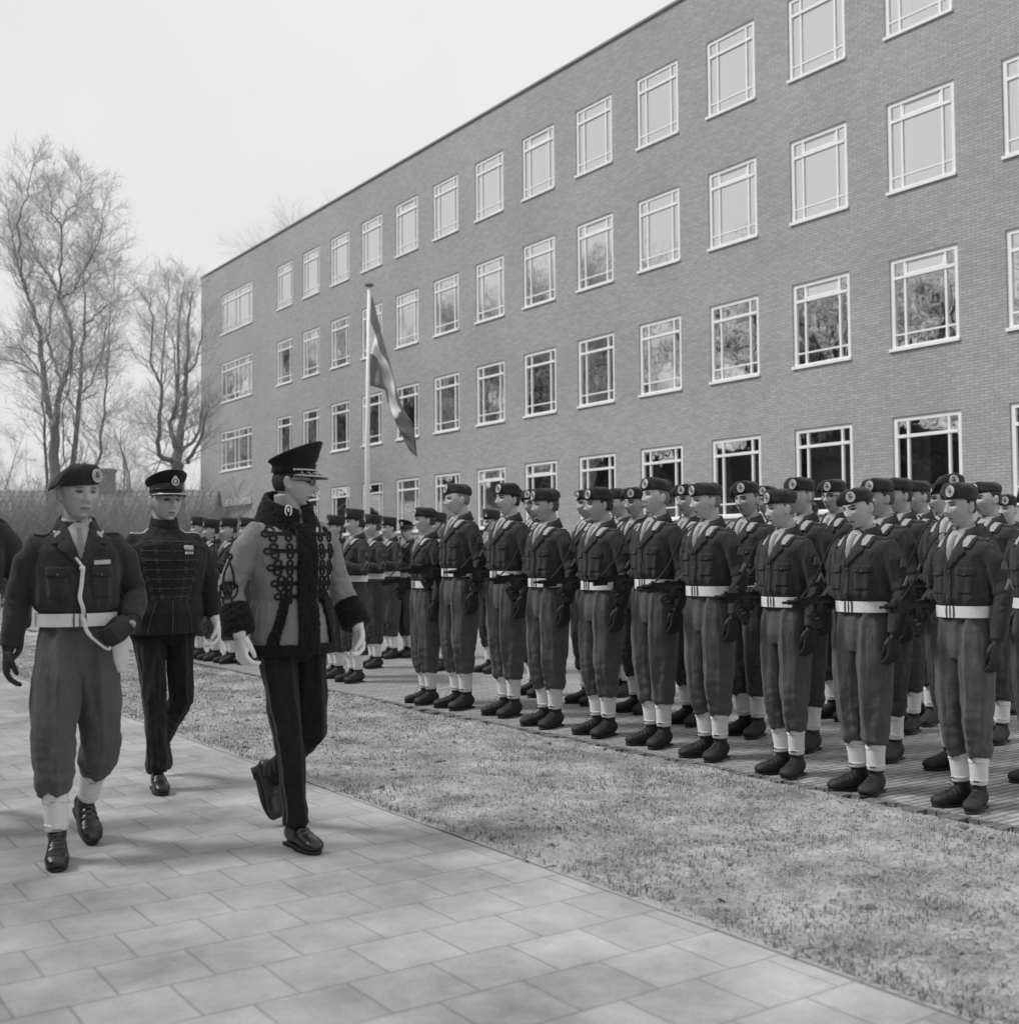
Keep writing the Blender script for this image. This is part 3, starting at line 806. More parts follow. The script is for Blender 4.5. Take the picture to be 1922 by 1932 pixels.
GRP_ROW = 'soldiers drawn up in ranks on the parade paving'
def soldier(px, py, top, label, face=0, yaw=-18, pitch=0, tilt=0, hair='hair_brown', cap='beret', pose='gun', var=0, lod=0, rot=0.0, group=GRP_ROW, skin='skin', cat='soldier', glasses=False, baldside=False, pos=None, hscale=None, tmat='trouser', droop=1.0):
    P = ground(px, py-6) if pos is None else V3(pos)
    # height so that the cap top falls where it stands in the photo
    Htot = 1.795
    if hscale is None:
        d = ray(px, top); z = CAMH + d.z*(P.y/d.y); sc = z/Htot; sc = max(.93, min(1.09, sc))
    else: sc = hscale
    vox = (.0062, .0085)[lod] if lod < 2 else .011
    J = cached(('J', pose), lambda: J_attention(pose))
    Jb = dict(J); Jb['browmat'] = M[hair]
    body = cached(('body', pose, face, yaw, pitch, tilt, lod, hair, skin), lambda: body_mesh(Jb, FACES[face], yaw, pitch, tilt, .0043 if lod == 0 else .0062, skin))
    r = link('person', body); r.location = (P.x, P.y, 0); r.rotation_euler = (0, 0, -pi/2+AF+radians(rot)); rs_ = random.Random(px*3+py); fx = rs_.uniform(.90, 1.0); r.scale = (sc*fx, sc*fx*1.02, sc)
    r.rotation_euler.z += radians(rs_.uniform(-3.5, 3.5)); r.rotation_euler.x = radians(rs_.uniform(-.8, .8))
    tag(r, label, cat, group)
    hm = head_mx(yaw, pitch, tilt); rr_ = random.Random(px*7+py)
    tw_ = Matrix.Translation(HC) @ Matrix.Rotation(radians(rr_.uniform(-7, 7)), 4, 'Y') @ Matrix.Rotation(radians(rr_.uniform(-10, 10)), 4, 'Z') @ Matrix.Rotation(radians(rr_.uniform(-5, 3)), 4, 'X') @ Matrix.Diagonal((1, 1, rr_.uniform(.97, 1.08), 1)) @ Matrix.Translation(-HC)
    def hp(name, me, par=r, m=None):
        o = link(name, me, par, m)
        if par is r: o.matrix_local = hm @ tw_ if name == 'beret' else hm
        return o
    hme = cached(('hair', face, hair, baldside), lambda: hair_mesh(FACES[face], low=-.045, thick=.0015 if baldside else .0045))
    if not hme.materials: hme.materials.append(M[hair])
    hp('hair', hme)
    if cap == 'beret':
        b = hp('beret', cached(('beret', droop), lambda: beret_mesh(droop))); bd = hp('cap_badge', cached('badge', badge_round), b); hp('badge_centre', cached('badgei', badge_inner), b)
    elif cap == 'field':
        b = hp('field_cap', cached('gcap', garrison_cap)); hp('cap_badge', cached('flame', flame_badge), b)
    elif cap == 'peaked':
        pc = cached('pcap2', lambda: peaked_cap('low')); b = hp('peaked_cap', pc['cap']); hp('visor', pc['visor'], b); hp('cap_badge', pc['badge'], b); hp('cap_band', pc['cap_band'], b)
    if glasses: hp('glasses', cached('glasses', glasses_mesh))
    jm = cached(('jacket', pose, var, lod), lambda: blouse_mesh(J, vox, 1.0+.03*(var % 3), var))
    j = link('jacket', jm, r)
    for nm, me, _ in cached(('trim', pose, var, lod), lambda: uniform_trim(jm, J)):
        if nm in ('shirt', 'tie', 'shirt_collar'): link(nm, me, r)
        else: link(nm, me, j)
    tm = cached(('trousers', pose, var, lod, tmat), lambda: trouser_mesh(J, vox, 'bloused', var, 1.0, m=tmat))
    link('trousers', tm, r)
    bm_ = cached(('belt', pose), lambda: belt_mesh(1.0)); b = link('belt', bm_, r); link('buckle', cached(('buckle', pose), lambda: buckle_mesh(bvh_of(bm_))), b)
    for s in ('L', 'R'):
        link('gaiter', cached(('gaiter', pose, s), lambda: gaiter_mesh(J, s)), r)
        bo = link('boot', cached(('boot', pose, s, lod), lambda: boot_mesh(J, s, .006 if lod == 0 else .009)), r)
        if lod == 0: link('laces', cached(('lace', pose, s), lambda: lace_mesh(J, s)), bo)
        if lod < 2: link('sole', cached(('sole', pose, s), lambda: sole_mesh(J, s)), bo)
        link('glove', cached(('glove', pose, s, lod), lambda: glove_mesh(J, s, .005 if lod == 0 else .007)), r)
    return r
def glasses_mesh():
    g = G()
    for s in (-1, 1):
        P = [(HC+V3((s*.032+.021*cos(a), -.098+.010*abs(cos(a)) * (1 if s*cos(a) > 0 else 0), .004+.016*sin(a))), .0022, .0022) for a in [2*pi*i/14 for i in range(15)]]
        g.tube(P, n=5, hint=V3((0, 1, 0)), cap=False)
        g.tube([(HC+V3((s*.053, -.088, .008)), .0022, .0022), (HC+V3((s*.074, -.05, .008)), .0022, .0022), (HC+V3((s*.080, .005, .008)), .0022, .0022)], n=5)
    g.tube([(HC+V3((-.011, -.100, .006)), .0022, .0022), (HC+V3((0, -.104, .009)), .0022, .0022), (HC+V3((.011, -.100, .006)), .0022, .0022)], n=5)
    return g.mesh('glasses', M['visor'])
def give_gun(r, label, kind='smg', sling=True):
    e = empty('submachine_gun' if kind == 'smg' else 'rifle', (0, 0, 0)); 
    sc = r.scale[2]
    if kind == 'smg':
        loc = V3((-.195, -.225, 1.125)); L = Matrix.Translation(loc) @ Matrix.Rotation(radians(-6), 4, 'Z') @ Matrix.Rotation(radians(3), 4, 'X') @ Matrix.Diagonal((.9, .92, .85, 1))
        e.matrix_world = Matrix.Translation(r.location) @ Matrix.Rotation(r.rotation_euler.z, 4, 'Z') @ Matrix.Diagonal((sc, sc, sc, 1)) @ L
        link('receiver', cached('smg', smg), e)
        g = G(); inv = L.inverted()
        P = [V3((-.198, -.34, 1.125)), V3((-.20, -.27, 1.17)), V3((-.185, -.19, 1.26)), V3((-.155, -.155, 1.36)), V3((-.135, -.115, 1.45)), V3((-.13, -.03, 1.525)), V3((-.135, .05, 1.515)), V3((-.15, .12, 1.40)), V3((-.18, .15, 1.26)), V3((-.205, .10, 1.15)), V3((-.20, .0, 1.12))]
        # catmull smoothing
        Q = []
        for i in range(len(P)-1):
            a, b, c, d = P[max(0, i-1)], P[i], P[i+1], P[min(len(P)-1, i+2)]
            for t in (0, .33, .66): Q.append(.5*((2*b)+(c-a)*t+(2*a-5*b+4*c-d)*t*t+(3*b-a-3*c+d)*t**3))
        Q.append(P[-1])
        def mk():
            g.tube([(inv @ q, .0022, .010, V3((.3, -1, .2)) if q.z < 1.49 else V3((0, .2, 1))) for q in Q], n=6)
            return fixn(g.mesh('sling', M['black']))
        link('sling', cached('sling', mk), e)
        tag(e, label, 'submachine gun', 'submachine guns slung at the soldiers\' right hips')
    else:
        a = V3((-.14, -.215, 1.00)); b = V3((.12, -.27, 1.32)); ax = (b-a).normalized()
        y_ = V3((0, 1, 0)); y_ = (y_-ax*y_.dot(ax)).normalized(); x_ = y_.cross(ax)
        R = Matrix((x_, y_, ax)).transposed().to_4x4()
        e.matrix_world = Matrix.Translation(r.location) @ Matrix.Rotation(r.rotation_euler.z, 4, 'Z') @ Matrix.Diagonal((sc, sc, sc, 1)) @ Matrix.Translation(a.lerp(b, .35)) @ R
        bm_, st = cached('rifle', rifle); link('barrel', bm_, e); link('stock', st, e)
        tag(e, label, 'rifle', 'rifles held by the far company')
    return e

# ------------------------------------------------------------------ surveyed facade line
AF = 0.6026                                  # facade direction, path and ranks run the same way
FX, FY, PITCH, WW, WH, Z0, ROOF, ST = 8.445, 25.585, 2.807, 1.714, 2.044, 4.355, 16.37, 3.5
D_ = V3((-sin(AF), cos(AF), 0)); N_ = V3((-cos(AF), -sin(AF), 0))     # along (away-left) ; out of the facade
def s_at(px, z=3.0):
    """facade station where pixel column px crosses it"""
    d = ray(px, 1000); d = V3((d.x, d.y))
    # P0 + D*s = d*t
    A = V3((FX, FY)); det = D_.x*(-d.y)-(-d.x)*D_.y
    return ((-A.x)*(-d.y)-(-d.x)*(-A.y))/det
S_END = s_at(378)
def strip(off0, off1, s0, s1, z, step=None):
    """corner points of a ground strip parallel to the facade; off = perpendicular distance from camera toward facade"""
    n = -N_
    return [n*off0+D_*s0+V3((0, 0, z)), n*off1+D_*s0+V3((0, 0, z)), n*off1+D_*s1+V3((0, 0, z)), n*off0+D_*s1+V3((0, 0, z))]
def offs(px, py):
    p = ground(px, py); return p.dot(-N_)
EDGE = sum(offs(*q) for q in ((1200, 1418), (915, 1358), (1750, 1535)))/3
PATH = sum(offs(*q) for q in ((671, 1496), (956, 1600), (1321, 1740)))/3
print('EDGE', EDGE, 'PATH', PATH, 'S_END', S_END)

# ================================================================== SETTING
def frame_obj(name, me, z=0.0, kind='structure'):
    o = link(name, me); o.rotation_euler = (0, 0, AF); o.location = (0, 0, z); o['kind'] = kind; return o
def nodes(m): return m.node_tree, m.node_tree.nodes['Principled BSDF']
def paving(name, bw_, bh, mortar, v0, v1, vm, bumpd, noise_v=.12, smooth=.15, off=.5, rough=.85, blot=.12):
    m = bpy.data.materials.new(name); m.use_nodes = True; t, b = nodes(m); N = t.nodes; L = t.links
    tcn = N.new('ShaderNodeTexCoord'); br = N.new('ShaderNodeTexBrick')
    wn = N.new('ShaderNodeTexNoise'); wn.inputs['Scale'].default_value = 6; wn.inputs['Detail'].default_value = 3
    L.new(tcn.outputs['Object'], wn.inputs['Vector'])
    wm = N.new('ShaderNodeVectorMath'); wm.operation = 'MULTIPLY_ADD'; wm.inputs[1].default_value = (.012, .012, 0)
    L.new(wn.outputs['Color'], wm.inputs[0]); L.new(tcn.outputs['Object'], wm.inputs[2]); L.new(wm.outputs[0], br.inputs['Vector'])
    br.inputs['Scale'].default_value = 1; br.inputs['Brick Width'].default_value = bw_; br.inputs['Row Height'].default_value = bh
    br.inputs['Mortar Size'].default_value = mortar; br.inputs['Mortar Smooth'].default_value = smooth; br.offset = off
    br.inputs['Color1'].default_value = (v0, v0, v0, 1); br.inputs['Color2'].default_value = (v1, v1, v1, 1); br.inputs['Mortar'].default_value = (vm, vm, vm, 1)
    n1 = N.new('ShaderNodeTexNoise'); n1.inputs['Scale'].default_value = 1.3; n1.inputs['Detail'].default_value = 7; n1.inputs['Roughness'].default_value = .7
    L.new(tcn.outputs['Object'], n1.inputs['Vector'])
    r1 = N.new('ShaderNodeMapRange'); r1.inputs['From Min'].default_value = .3; r1.inputs['From Max'].default_value = .7; r1.inputs['To Min'].default_value = 1-blot; r1.inputs['To Max'].default_value = 1+blot
    L.new(n1.outputs['Fac'], r1.inputs['Value'])
    n2 = N.new('ShaderNodeTexNoise'); n2.inputs['Scale'].default_value = 160; n2.inputs['Detail'].default_value = 4
    L.new(tcn.outputs['Object'], n2.inputs['Vector'])
    r2 = N.new('ShaderNodeMapRange'); r2.inputs['From Min'].default_value = .3; r2.inputs['From Max'].default_value = .7; r2.inputs['To Min'].default_value = 1-noise_v; r2.inputs['To Max'].default_value = 1+noise_v
    L.new(n2.outputs['Fac'], r2.inputs['Value'])
    mm = N.new('ShaderNodeMath'); mm.operation = 'MULTIPLY'; L.new(r1.outputs[0], mm.inputs[0]); L.new(r2.outputs[0], mm.inputs[1])
    vs = N.new('ShaderNodeVectorMath'); vs.operation = 'SCALE'; L.new(br.outputs['Color'], vs.inputs[0]); L.new(mm.outputs[0], vs.inputs['Scale'])
    L.new(vs.outputs[0], b.inputs['Base Color']); b.inputs['Roughness'].default_value = rough; b.inputs['Specular IOR Level'].default_value = .25
    h = N.new('ShaderNodeMath'); h.operation = 'MULTIPLY_ADD'; h.inputs[1].default_value = -1.0
    L.new(br.outputs['Fac'], h.inputs[0])
    h2 = N.new('ShaderNodeMath'); h2.operation = 'MULTIPLY'; h2.inputs[1].default_value = .25; L.new(n2.outputs['Fac'], h2.inputs[0]); L.new(h2.outputs[0], h.inputs[2])
    bp = N.new('ShaderNodeBump'); bp.inputs['Strength'].default_value = .7; bp.inputs['Distance'].default_value = bumpd
    L.new(h.outputs[0], bp.inputs['Height']); L.new(bp.outputs[0], b.inputs['Normal'])
    return m
def grid_mesh(name, x0, x1, y0, y1, nx, ny, m, zf=None):
    g = G()
    for j in range(ny+1):
        for i in range(nx+1):
            x = x0+(x1-x0)*i/nx; y = y0+(y1-y0)*j/ny; g.v.append(V3((x, y, zf(x, y) if zf else 0)))
    for j in range(ny):
        for i in range(nx): a = j*(nx+1)+i; g.f.append((a, a+1, a+nx+2, a+nx+1))
    return g.mesh(name, m)
M['path'] = paving('path_slabs', .30, .30, .009, .345, .41, .265, .003, .16, 1.0, .5, .85, .42)
M['klinker'] = paving('parade_clinkers', .21, .055, .007, .27, .37, .12, .006, .18, .3, .5, .8, .22)
m = mat('far_ground', .26, .95, .35, .7, .5, 30); M['far_ground'] = m
# large ground sheet
frame_obj('ground', grid_mesh('ground', -500, 500, -300, 900, 4, 4, M['far_ground']), -.03)
frame_obj('path', grid_mesh('path', -7.0, PATH-.065, -8, 60, 2, 8, M['path']), 0)
frame_obj('parade_paving', grid_mesh('parade_paving', EDGE, 21.42, -9, 58, 2, 8, M['klinker']), 0)
# kerb along the path
M['kerb'] = mat('kerb_concrete', .37, .9, .15, 5, .4, 120)
g = G(); y = -3.0
while y < 55: g.box((PATH-.062, y, -.05), (PATH, y+.992, .007+random.uniform(-.003, .003))); y += 1.0
frame_obj('kerb', g.mesh('kerb', M['kerb'], smooth=False))
# sawtooth border of half bricks along the parade edge
M['edgebrick'] = mat('edge_brick', .16, .85, .35, 9, .5, 90)
g = G(); y = -2.0; k = 0
while y < 50:
    L_ = .095 if (k//2) % 2 == 0 else .015
    g.box((EDGE-L_+random.uniform(-.006, .006), y, -.06), (EDGE+.02 if k % 2 == 0 else EDGE+.02, y+.053, .006+random.uniform(-.002, .002))); y += .060; k += 1
frame_obj('paving_edge', g.mesh('paving_edge', M['edgebrick'], smooth=False))
# lawn: worn winter turf, bumpy
def turf_h(x, y):
    h = .022*noise.noise(V3((x*1.3, y*1.3, 0)))+.014*noise.noise(V3((x*5, y*5, 3)))+.009*noise.noise(V3((x*17, y*17, 5)))+.006*noise.noise(V3((x*45, y*45, 8)))
    e = min(sstep(PATH, PATH+.25, x), sstep(EDGE+.02, EDGE-.10, x)*1.0+.0)
    return -.004+max(-.02, h+.012)*(.35+.65*e) - .012*(1-sstep(EDGE-.02, EDGE-.13, x))
m = bpy.data.materials.new('worn_turf'); m.use_nodes = True; t, b = nodes(m)
tcn = t.nodes.new('ShaderNodeTexCoord'); n1 = t.nodes.new('ShaderNodeTexNoise'); n1.inputs['Scale'].default_value = 2.2; n1.inputs['Detail'].default_value = 11; n1.inputs['Roughness'].default_value = .75
cr = t.nodes.new('ShaderNodeValToRGB'); e = cr.color_ramp.elements
e[0].position = .33; e[0].color = (.10, .10, .10, 1); e[1].position = .62; e[1].color = (.45, .45, .45, 1)
n2 = t.nodes.new('ShaderNodeTexNoise'); n2.inputs['Scale'].default_value = 55; n2.inputs['Detail'].default_value = 5
mx = t.nodes.new('ShaderNodeMapRange'); mx.inputs['From Min'].default_value = .3; mx.inputs['From Max'].default_value = .7; mx.inputs['To Min'].default_value = .72; mx.inputs['To Max'].default_value = 1.22
vs = t.nodes.new('ShaderNodeVectorMath'); vs.operation = 'SCALE'
t.links.new(tcn.outputs['Object'], n1.inputs['Vector']); t.links.new(tcn.outputs['Object'], n2.inputs['Vector']); t.links.new(n1.outputs['Fac'], cr.inputs[0]); t.links.new(n2.outputs['Fac'], mx.inputs['Value'])
t.links.new(cr.outputs[0], vs.inputs[0]); t.links.new(mx.outputs[0], vs.inputs['Scale']); t.links.new(vs.outputs[0], b.inputs['Base Color']); b.inputs['Roughness'].default_value = .95
M['turf'] = m
g = G(); nx = 90; ys = []; y = -2.0
while y < 34: ys.append(y); y += .028+.012*max(0, y-2)*.35
for y in ys:
    for i in range(nx+1): x = PATH+(EDGE-PATH-.088)*i/nx; g.v.append(V3((x, y, turf_h(x, y))))
for j in range(len(ys)-1):
    for i in range(nx): a = j*(nx+1)+i; g.f.append((a, a+1, a+nx+2, a+nx+1))
frame_obj('lawn', g.mesh('lawn', m))
M['soil'] = mat('dark_soil', .035, .95, .4, 20)
frame_obj('soil', grid_mesh('soil', EDGE-.15, EDGE+.01, -3, 50, 1, 8, M['soil']), -.022)
# grass blades, straws and crumbs
M['straw'] = mat('dry_grass', .42, .9, .35, 2.5); M['grass_dk'] = mat('green_grass', .205, .9, .3, 3)
rnd = random.Random(3)
for nm, cnt, mm_, thr, ln in (('dry_grass', 60000, 'straw', -.35, .026), ('green_grass', 46000, 'grass_dk', .10, .018)):
    g = G(); k = 0
    while k < cnt:
        y = 1.0+18*rnd.random()**1.7; x = PATH-.05+(EDGE-PATH-.04)*rnd.random()**1.04
        q = noise.noise(V3((x*2.3, y*2.3, 11)))+.5*noise.noise(V3((x*7, y*7, 21)))
        if nm == 'green_grass':
            q += .35*exp(-((x-PATH)/.10)**2)
            q += .5*noise.noise(V3((x*.9, y*.9, 33)))
            if q < thr: 
                if rnd.random() < .90: continue
        elif q > .35 and rnd.random() < .7: k += 1; continue
        k += 1
        h = turf_h(x, y) if x > PATH else .008; a = rnd.random()*2*pi; l = ln*(.4+rnd.random())*(1.35 if nm == 'green_grass' and x < PATH+.15 else 1); wdt = .0016+.0012*rnd.random()+.0003*y*.3
        up = rnd.random()**(1.9 if nm == 'green_grass' else 2.6)
        d = V3((cos(a), sin(a), 0)); p0 = V3((x, y, h-.002)); sx = V3((-d.y, d.x, 0))*wdt
        p1 = p0+d*l*(1-up)*.6+V3((0, 0, l*up*.75+.003)); p2 = p0+d*l*(1.1-up*.6)+V3((0, 0, l*up+.003))
        n0 = len(g.v); g.v += [p0-sx, p0+sx, p1+sx*.7, p1-sx*.7, p2]; g.f += [(n0, n0+1, n0+2, n0+3), (n0+3, n0+2, n0+4)]
    o = frame_obj(nm, g.mesh(nm, M[mm_], smooth=False), 0, 'stuff')
M['leaf'] = mat('dead_leaf', .22, .8, .5, 3)
g = G()
for k in range(700):
    y = 1.0+20*rnd.random()**1.3; x = PATH-.1+(EDGE-PATH)*rnd.random(); q = V3((x, y, (turf_h(x, y) if x > PATH else .006)+.006)); a = rnd.random()*6.28; r = .008+.016*rnd.random()
    d = V3((cos(a), sin(a), rnd.gauss(0, .3))); e_ = V3((-sin(a), cos(a), rnd.gauss(0, .3))); n0 = len(g.v)
    g.v += [q-d*r, q-e_*r*.5+V3((0, 0, r*.3)), q+d*r, q+e_*r*.5+V3((0, 0, r*.3)), q]; g.f += [(n0, n0+1, n0+4), (n0+1, n0+2, n0+4), (n0+2, n0+3, n0+4), (n0+3, n0, n0+4)]
frame_obj('dead_leaves', g.mesh('dead_leaves', M['leaf'], smooth=False), 0, 'stuff')
M['clod'] = mat('earth_clods', .19, .95, .5, 4)
g = G()
for k in range(900):
    y = 1.0+22*rnd.random()**1.4; x = PATH+.05+(EDGE-PATH-.2)*rnd.random()
    if rnd.random() > .35+.65*sstep(5, 11, y): continue
    r = .006+.016*rnd.random()**3; R = Matrix.Rotation(rnd.random()*6, 3, 'Z')
    n0 = len(g.v); g.ell((x, y, turf_h(x, y)+r*.2), (r*1.3, r, r*.6), R, 7, 5)
    for i in range(n0, len(g.v)): g.v[i] += V3((noise.noise(g.v[i]*90), noise.noise(g.v[i]*90+V3((5, 0, 0))), noise.noise(g.v[i]*90+V3((0, 9, 0)))))*r*.5
frame_obj('earth_clods', g.mesh('earth_clods', M['clod']), 0, 'stuff')

# ------------------------------------------------------------------ the brick building
OFFW = V3((FX, FY, 0)).dot(-N_)
B_ORG = V3((FX, FY, 0))+D_*S_END
ULEN = S_END+9.5
def z_at(px, py):
    s = s_at(px); P = V3((FX, FY, 0))+D_*s; d = ray(px, py); t = P.y/d.y; return CAMH+d.z*t
m = bpy.data.materials.new('facade_brick'); m.use_nodes = True; t, b = nodes(m); N = t.nodes; L = t.links
tcn = N.new('ShaderNodeTexCoord'); sx = N.new('ShaderNodeSeparateXYZ'); cx = N.new('ShaderNodeCombineXYZ'); ad = N.new('ShaderNodeMath'); ad.operation = 'ADD'
L.new(tcn.outputs['Object'], sx.inputs[0]); L.new(sx.outputs['X'], ad.inputs[0]); L.new(sx.outputs['Y'], ad.inputs[1]); L.new(ad.outputs[0], cx.inputs['X']); L.new(sx.outputs['Z'], cx.inputs['Y'])
br = N.new('ShaderNodeTexBrick'); br.inputs['Scale'].default_value = 1; br.inputs['Brick Width'].default_value = .22; br.inputs['Row Height'].default_value = .065
br.inputs['Mortar Size'].default_value = .0075; br.inputs['Mortar Smooth'].default_value = .25; br.inputs['Bias'].default_value = -.1
for k_, v_ in (('Color1', .34), ('Color2', .41), ('Mortar', .255)): br.inputs[k_].default_value = (v_, v_, v_, 1)
L.new(cx.outputs[0], br.inputs['Vector'])
n1 = N.new('ShaderNodeTexNoise'); n1.inputs['Scale'].default_value = .35; n1.inputs['Detail'].default_value = 6; L.new(cx.outputs[0], n1.inputs['Vector'])
r1 = N.new('ShaderNodeMapRange'); r1.inputs['From Min'].default_value = .3; r1.inputs['From Max'].default_value = .7; r1.inputs['To Min'].default_value = .93; r1.inputs['To Max'].default_value = 1.07; L.new(n1.outputs['Fac'], r1.inputs['Value'])
n2 = N.new('ShaderNodeTexNoise'); n2.inputs['Scale'].default_value = 9; n2.inputs['Detail'].default_value = 6; n2.inputs['Roughness'].default_value = .8; L.new(cx.outputs[0], n2.inputs['Vector'])
r2 = N.new('ShaderNodeMapRange'); r2.inputs['From Min'].default_value = .3; r2.inputs['From Max'].default_value = .7; r2.inputs['To Min'].default_value = .86; r2.inputs['To Max'].default_value = 1.14; L.new(n2.outputs['Fac'], r2.inputs['Value'])
mm = N.new('ShaderNodeMath'); mm.operation = 'MULTIPLY'; L.new(r1.outputs[0], mm.inputs[0]); L.new(r2.outputs[0], mm.inputs[1])
vs = N.new('ShaderNodeVectorMath'); vs.operation = 'SCALE'; L.new(br.outputs['Color'], vs.inputs[0]); L.new(mm.outputs[0], vs.inputs['Scale']); L.new(vs.outputs[0], b.inputs['Base Color'])
b.inputs['Roughness'].default_value = .9; b.inputs['Specular IOR Level'].default_value = .2
bp = N.new('ShaderNodeBump'); bp.inputs['Strength'].default_value = .6; bp.inputs['Distance'].default_value = .008; bp.invert = True; L.new(br.outputs['Fac'], bp.inputs['Height']); L.new(bp.outputs[0], b.inputs['Normal'])
M['brick'] = m
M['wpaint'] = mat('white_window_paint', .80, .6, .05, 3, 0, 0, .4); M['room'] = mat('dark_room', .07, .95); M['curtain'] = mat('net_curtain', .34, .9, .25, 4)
M['coping'] = mat('roof_coping', .20, .8, .1, 4); M['lintel'] = mat('concrete_lintel', .5, .9, .1, 4); M['doorp'] = mat('pale_door', .42, .7, .05, 4)
m = bpy.data.materials.new('window_glass'); m.use_nodes = True; t = m.node_tree; t.nodes.clear()
oo = t.nodes.new('ShaderNodeOutputMaterial'); ms = t.nodes.new('ShaderNodeMixShader'); tr = t.nodes.new('ShaderNodeBsdfTransparent'); gl = t.nodes.new('ShaderNodeBsdfGlossy')
tr.inputs[0].default_value = (.75, .75, .75, 1); gl.inputs['Color'].default_value = (1, 1, 1, 1); gl.inputs['Roughness'].default_value = .015
tcn = t.nodes.new('ShaderNodeTexCoord'); nz = t.nodes.new('ShaderNodeTexNoise'); nz.inputs['Scale'].default_value = 1.2; bpn = t.nodes.new('ShaderNodeBump'); bpn.inputs['Strength'].default_value = .12; bpn.inputs['Distance'].default_value = .05
t.links.new(tcn.outputs['Object'], nz.inputs['Vector']); t.links.new(nz.outputs['Fac'], bpn.inputs['Height']); t.links.new(bpn.outputs[0], gl.inputs['Normal'])
ms.inputs[0].default_value = .68; t.links.new(tr.outputs[0], ms.inputs[1]); t.links.new(gl.outputs[0], ms.inputs[2]); t.links.new(ms.outputs[0], oo.inputs[0])
M['glass'] = m
wins = []      # (u0, ztop, w, h, row, col)
for c in range(1, 16):
    for r_ in range(4): wins.append((S_END-(13-c)*PITCH, Z0+ST*r_, WW, WH, r_, c))
u0b, u1b = S_END-s_at(415.5), S_END-s_at(475)
hb = z_at(416, 553)-z_at(418, 634)
for r_ in (1, 2, 3): wins.append((u0b, Z0+ST*r_, u1b-u0b, 2.044, r_, 0))
du0, du1 = S_END-s_at(424), S_END-s_at(475); dz = z_at(420, 957)
openings = [(a, a+w_, z-h_, z) for a, z, w_, h_, _, _ in wins]+[(du0, du1, -.5, dz)]
us = sorted(set([0, ULEN]+[o[0] for o in openings]+[o[1] for o in openings])); zs = sorted(set([-.5, ROOF]+[o[2] for o in openings]+[o[3] for o in openings]))
g = G(); ix = {}
def vv(u, z, y=0):
    k_ = (round(u, 4), round(z, 4), y)
    if k_ not in ix: ix[k_] = len(g.v); g.v.append(V3((u, y, z)))
    return ix[k_]
for i in range(len(us)-1):
    for j in range(len(zs)-1):
        cu, cz = (us[i]+us[i+1])/2, (zs[j]+zs[j+1])/2
        if any(o[0] < cu < o[1] and o[2] < cz < o[3] for o in openings): continue
        g.f.append((vv(us[i], zs[j]), vv(us[i+1], zs[j]), vv(us[i+1], zs[j+1]), vv(us[i], zs[j+1])))
RV = .20
for o in openings:
    a, b_, c_, d_ = o
    for q in (((a, d_), (a, c_)), ((b_, c_), (b_, d_)), ((b_, d_), (a, d_)), ((a, c_), (b_, c_))):
        (ua, za), (ub, zb) = q; n0 = len(g.v); g.v += [V3((ua, 0, za)), V3((ub, 0, zb)), V3((ub, RV, zb)), V3((ua, RV, za))]; g.f.append((n0, n0+1, n0+2, n0+3))
n0 = len(g.v); DP = 12.0
for (u, y) in ((0, 0), (0, DP), (ULEN, DP), (ULEN, 0)):
    g.v += [V3((u, y, -.5)), V3((u, y, ROOF))]
for a in (0, 2, 4): g.f.append((n0+a, n0+a+1, n0+a+3, n0+a+2))
bld = empty('brick_building', B_ORG, AF-pi/2)
tag(bld, 'long four-storey brick building with rows of white-framed windows behind the ranks', 'building')
link('wall', g.mesh('wall', M['brick'], smooth=False), bld)
g = G(); g.box((-.05, -.05, ROOF), (ULEN, DP+.05, ROOF+.07)); link('roof', g.mesh('roof', M['coping'], smooth=False), bld)
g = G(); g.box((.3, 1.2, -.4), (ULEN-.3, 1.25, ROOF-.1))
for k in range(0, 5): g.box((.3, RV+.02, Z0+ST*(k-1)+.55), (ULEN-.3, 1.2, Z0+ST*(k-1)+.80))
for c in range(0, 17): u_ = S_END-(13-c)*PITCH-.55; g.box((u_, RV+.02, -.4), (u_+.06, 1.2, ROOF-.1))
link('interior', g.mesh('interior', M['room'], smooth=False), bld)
def win_frame(w_, h_, bars, vent):
    g = G(); y0, y1 = .035, .10; fw = .10
    g.box((0, y0, -h_), (fw, y1, 0)); g.box((w_-fw, y0, -h_), (w_, y1, 0)); g.box((fw, y0, -fw), (w_-fw, y1, 0)); g.box((fw, y0, -h_), (w_-fw, y1, -h_+fw))
    tz, lz = -.20*h_-.02, -.825*h_
    g.box((fw, y0-.012, tz-.034), (w_-fw, y1, tz+.034)); 
    xs = [b_*w_ for b_ in bars]
    for x in xs:
        g.box((x-.026, y0+.006, -h_+fw), (x+.026, y1-.004, tz-.034)); g.box((x-.026, y0+.006, tz+.034), (x+.026, y1-.004, -fw))
    cells = [fw]+xs+[w_-fw]
    for i in range(len(cells)-1):
        a = cells[i]+(.026 if i else 0); b_ = cells[i+1]-(.026 if i < len(cells)-2 else 0); g.box((a, y0+.009, lz-.018), (b_, y1-.006, lz+.018))
    return g.mesh('window', M['wpaint'], smooth=False), xs, tz, fw
def win_glass(w_, h_, xs, tz, fw, vent):
    g = G(); y = .072
    def q(x0, x1, z0, z1):
        n0 = len(g.v); g.v += [V3((x0, y, z0)), V3((x1, y, z0)), V3((x1, y, z1)), V3((x0, y, z1))]; g.f.append((n0, n0+1, n0+2, n0+3))
    q(fw, w_-fw, -h_+fw, tz-.03)
    if vent: q(fw, xs[0], tz+.03, -fw); q(xs[-1], w_-fw, tz+.03, -fw)
    else: q(fw, w_-fw, tz+.03, -fw)
    return g.mesh('glass', M['glass'], smooth=False)
